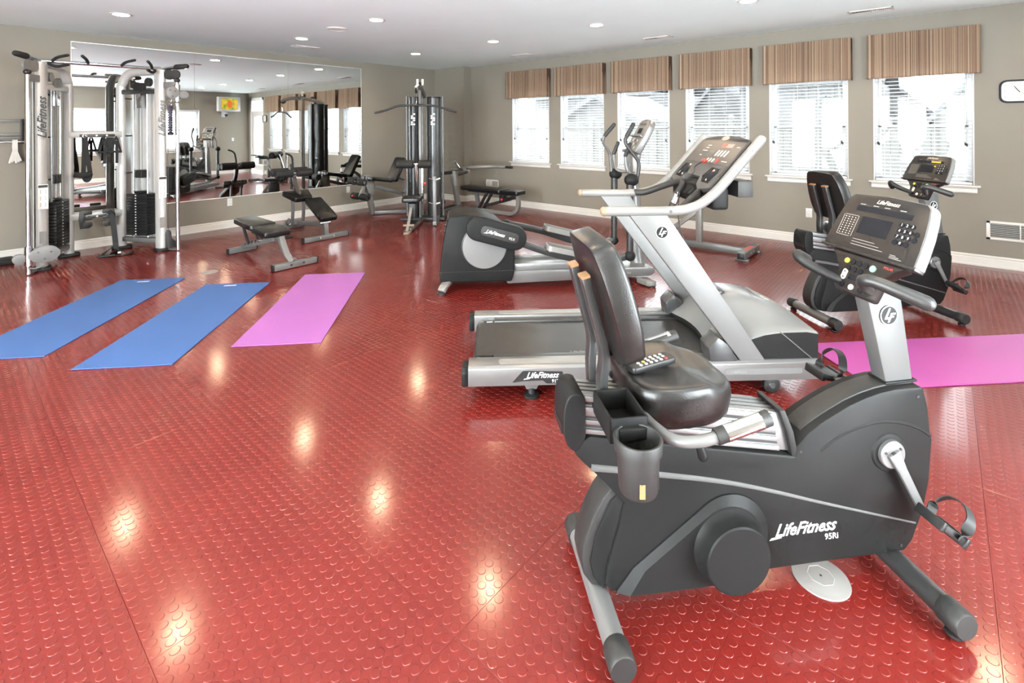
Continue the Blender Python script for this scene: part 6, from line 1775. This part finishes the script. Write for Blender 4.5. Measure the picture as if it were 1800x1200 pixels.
MB().beam((0.0, 0.12, 0.08), (0.0, 0.12, 0.62), 0.07, 0.07, (0, 1, 0)).build('post', 'platinum', r, bevel=0.004)
MB().beam((0.0, 0.62, 0.08), (0.0, 0.10, 0.50), 0.055, 0.055, (0, 1, 0)).build('brace', 'platinum', r, bevel=0.004)
MB().beam((0.0, 0.12, 0.55), (0.0, 0.08, 0.68), 0.05, 0.05, (0, 1, 0)).build('pad_mount', 'silver', r, bevel=0.004)
MB().beam((-0.24, 0.08, 0.68), (0.24, 0.08, 0.68), 0.05, 0.04).build('pad_rail', 'silver', r, bevel=0.004)
for s in (-1, 1):
    MB().pslab(rpoly([(-0.14, -0.10), (0.14, -0.10), (0.14, 0.10), (-0.14, 0.10)], 0.03), (s * 0.17, 0.08, 0.70), (1, 0, s * 0.15), (0, 1, 0.15), 0.0, 0.06).build('hip_pad', 'teal_vinyl', r, bevel=0.014, seg=3)
MB().tube(spl([(0.0, 0.10, 0.66), (0.16, -0.04, 0.755), (0.26, -0.20, 0.77), (0.29, -0.28, 0.77)], 5), 0.015, n=10, round_end=True).build('handle', 'black_rubber', r)
MB().tube(spl([(0.0, 0.10, 0.66), (-0.16, -0.04, 0.755), (-0.26, -0.20, 0.77), (-0.29, -0.28, 0.77)], 5), 0.015, n=10, round_end=True).build('handle', 'black_rubber', r)
# ------------------------------------------------------------------ yoga mats
def ymat(c, a, w_, l_, m, label, lift):
    """a thin mat; c centre, a its long direction in degrees"""
    r = thing('yoga_mat', label, 'mat', (c[0], c[1], 0), a, 'yoga mats')
    nx, ny = 24, 8
    T_ = 0.005
    def zt(x, y):
        e = max(0.0, abs(x) / (l_ / 2) - 0.93) / 0.07
        return 0.001 + lift * e * e * (0.5 + 0.5 * math.sin(3 * y + x)) + 0.0006 * math.sin(x * 9 + y * 4)
    top = [[(-l_ / 2 + l_ * i / nx, -w_ / 2 + w_ * j / ny, zt(-l_ / 2 + l_ * i / nx, -w_ / 2 + w_ * j / ny) + T_) for j in range(ny + 1)] for i in range(nx + 1)]
    bot = [[(p[0], p[1], p[2] - T_) for p in row] for row in top]
    b = MB()
    b.grid(top)
    b.grid(bot)
    def strip(a_, c_):
        n = len(a_)
        b.add(list(a_) + list(c_), [(i, i + 1, n + i + 1, n + i) for i in range(n - 1)])
    strip(top[0], bot[0]); strip(top[-1], bot[-1])
    strip([q[0] for q in top], [q[0] for q in bot]); strip([q[-1] for q in top], [q[-1] for q in bot])
    bm_ = b.build('sheet', m, r, smooth=30)
    return r
m1 = ymat((1.365, 4.578), 47.2, 0.595, 1.70, 'mat_blue', 'blue yoga mat lying between the other blue mat and the orchid one', 0.004)
m2 = ymat((0.862, 5.385), 47.0, 0.60, 1.735, 'mat_blue', 'blue yoga mat nearest the cable machine, cut by the left edge', 0.003)
m3 = ymat((2.147, 4.149), 47.0, 0.60, 1.69, 'mat_orchid', 'orchid purple yoga mat beside the two blue mats', 0.003)
m4 = ymat((4.33, -0.10), -44.6, 0.60, 1.75, 'mat_magenta', 'magenta yoga mat on the right between the two bikes', 0.003)
for m_ in (m1, m2):
    # small worn white maker's mark by the far end
    for k in range(5):
        MB().pslab(rpoly([(-0.008, -0.016), (0.006, -0.016), (0.012, 0.016), (-0.002, 0.016)], 0.005), (0.79, 0.09 - k * 0.022, 0.0080), (0, -1, 0), (1, 0, 0), 0.0, 0.0008).build('print_mark', 'white_print', m_)

# ------------------------------------------------------------------ floor covers
r = thing('floor_cover', 'round white floor box cover under the near bike', 'cover', (1.93, 0.318, 0))
MB().lathe([(0.0, 0.0075), (0.066, 0.0075), (0.070, 0.006), (0.078, 0.0055), (0.085, 0.004), (0.086, 0.0)], (0, 0, 0), (0, 0, 1), n=36).build('disc', 'plate_white', r)
MB().tube([(0.040 * math.cos(t), 0.040 * math.sin(t), 0.0076) for t in [2 * math.pi * (k + 0.5) / 8 for k in range(8)]], 0.0012, n=5, closed=True).build('lid_seam', 'grey_print', r)
MB().cyl((0, 0, 0.007), (0, 0, 0.0082), 0.004, n=8).build('screw', 'steel_dark', r)
r = thing('floor_cover', 'small flat beige floor cover behind the blue mats', 'cover', (1.915, 5.862, 0))
MB().lathe([(0.0, 0.007), (0.062, 0.007), (0.078, 0.004), (0.08, 0.0)], (0, 0, 0), (0, 0, 1), n=28).build('disc', 'plate_white', r)
MB().lathe([(0.030, 0.0068), (0.033, 0.0085), (0.036, 0.0068)], (0, 0, 0), (0, 0, 1), n=20).build('lid_rim', 'tan_plastic', r)
r = thing('floor_cover', 'round floor box cover at the right edge below the magenta mat', 'cover', (2.72, -0.385, 0))
MB().lathe([(0.0, 0.0075), (0.066, 0.0075), (0.078, 0.0055), (0.085, 0.004), (0.086, 0.0)], (0, 0, 0), (0, 0, 1), n=36).build('disc', 'plate_white', r)
MB().cyl((0, 0, 0.007), (0, 0, 0.0082), 0.004, n=8).build('screw', 'steel_dark', r)

# ------------------------------------------------------------------ outdoors: ground, fence, houses
GZ = -0.25
struct(B('ground', 'bounce_white', None, UW + 0.165, 70, -40, 60, GZ - 0.3, GZ, bevel=0))  # unseen behind the fence, kept white to throw daylight up indoors
FU = 13.0
r = thing('garden_fence', 'white vinyl privacy fence with picket top outside the windows', 'fence', (FU, 0, GZ))
FT, FM = 1.655 - GZ, 1.415 - GZ
v0, n_p, pw = -4.0, 12, 2.0
pan = MB().box(-0.02, 0.02, 0.0, 0.158, 0.05, FM).mesh('plank', 'fence_vinyl', bevel=0.006, seg=1)
pick = MB().box(-0.012, 0.012, -0.022, 0.022, FM, FT - 0.03).mesh('picket', 'fence_vinyl', bevel=0.003, seg=1)
postm = MB().box(-0.06, 0.06, -0.06, 0.06, 0.0, FT + 0.06).add([(-0.075, -0.075, FT + 0.06), (0.075, -0.075, FT + 0.06), (0.075, 0.075, FT + 0.06), (-0.075, 0.075, FT + 0.06), (0, 0, FT + 0.13)], [(0, 1, 4), (1, 2, 4), (2, 3, 4), (3, 0, 4), (3, 2, 1, 0)]).mesh('post', 'fence_vinyl', smooth=0)
railm = MB().box(-0.03, 0.03, 0.0, pw, -0.035, 0.035).mesh('rail', 'fence_vinyl', bevel=0.005, seg=1)
for k in range(n_p):
    y = v0 + k * pw
    put('post', postm, r, (0, y, 0))
    for z in (FT - 0.03, FM, 0.1):
        put('rail', railm, r, (0, y, z))
    for i in range(12):
        put('plank', pan, r, (0, y + 0.03 + i * 0.162, 0))
    for i in range(16):
        put('picket', pick, r, (0, y + 0.12 + i * 0.117, 0))

def house(loc, w_, d_, zw, zr, m, label, wins, ridge='x'):
    """w_ along y, d_ along x; gable roof; wins = (y, z, width, height) on the face towards the room"""
    r = thing('house', label, 'house', (loc[0], loc[1], GZ), 0, 'pale houses beyond the fence')
    MB().box(0, d_, -w_ / 2, w_ / 2, 0, zw).build('wall', m, r)
    b = MB()
    e = 0.4
    if ridge == 'x':       # ridge runs away from the room: gable end faces it
        q = [(-w_ / 2, zw), (w_ / 2, zw), (0, zr)]
        MB().prism(q, 'x', 0.0, d_).build('gable', m, r)
        for s in (-1, 1):
            p = [(s * (w_ / 2 + e), zw - e * (zr - zw) / (w_ / 2)), (0, zr), (0, zr + 0.25), (s * (w_ / 2 + e), zw + 0.25 - e * (zr - zw) / (w_ / 2))]
            MB().prism(p, 'x', -e, d_ + e).build('roof_slope', 'roof_grey', r)
    else:
        for s in (0, 1):
            x0 = -e if s == 0 else d_ + e
            MB().prism([(x0, zw - 0.2), (d_ / 2, zr), (d_ / 2, zr + 0.25), (x0, zw + 0.05)], 'y', -w_ / 2 - e, w_ / 2 + e).build('roof_slope', 'roof_grey', r)
    for y, z, ww, hh in wins:
        f = MB()
        t = 0.09
        for a0, a1, c0, c1 in ((-ww / 2 - t, -ww / 2, -hh / 2 - t, hh / 2 + t), (ww / 2, ww / 2 + t, -hh / 2 - t, hh / 2 + t), (-ww / 2, ww / 2, hh / 2, hh / 2 + t), (-ww / 2, ww / 2, -hh / 2 - t, -hh / 2), (-ww / 2, ww / 2, -0.03, 0.03), (-0.02, 0.02, -hh / 2, hh / 2)):
            f.box(-0.06, 0.0, y + a0, y + a1, z - GZ + c0, z - GZ + c1)
        wf = f.build('window', 'fence_vinyl', r)
        MB().box(-0.03, -0.005, y - ww / 2, y + ww / 2, z - GZ - hh / 2, z - GZ + hh / 2).build('pane', 'glass_dark', wf)
    nb = int(zw / 0.5)
    return r
house((26, 4.9), 5.4, 8, 3.75, 6.6, 'siding_grey', 'grey house with three upright windows beyond the fence', [(0.05, 2.80, 0.42, 0.78), (-0.95, 2.77, 0.42, 0.72), (-1.75, 2.74, 0.42, 0.70)], 'y')
house((27, -3.2), 7.0, 9, 2.0, 6.4, 'siding_pale', 'pale house with steep gable beyond the window by the clock', [(2.35, 2.05, 0.5, 0.8), (1.0, 2.2, 0.5, 0.8)])
house((38, 2.2), 3.6, 8, 2.2, 4.0, 'siding_pale', 'small distant gabled house between its neighbours', [(0.0, 2.0, 0.6, 0.7)])
house((29, 18.2), 9.0, 9, 3.9, 7.2, 'siding_grey', 'long grey house seen through the windows nearest the corner', [(-1.3, 3.1, 0.9, 1.0), (1.5, 3.15, 0.9, 1.0), (3.4, 3.1, 0.8, 1.0)], 'y')
house((21, 12.6), 4.4, 5, 1.9, 3.1, 'siding_pale', 'low pale outbuilding roof just behind the fence', [(0.6, 1.5, 0.5, 0.4)])
house((30, 9.9), 3.4, 6, 2.3, 4.3, 'siding_pale', 'narrow pale gable showing through the middle windows', [(0.0, 2.4, 0.5, 0.6)])
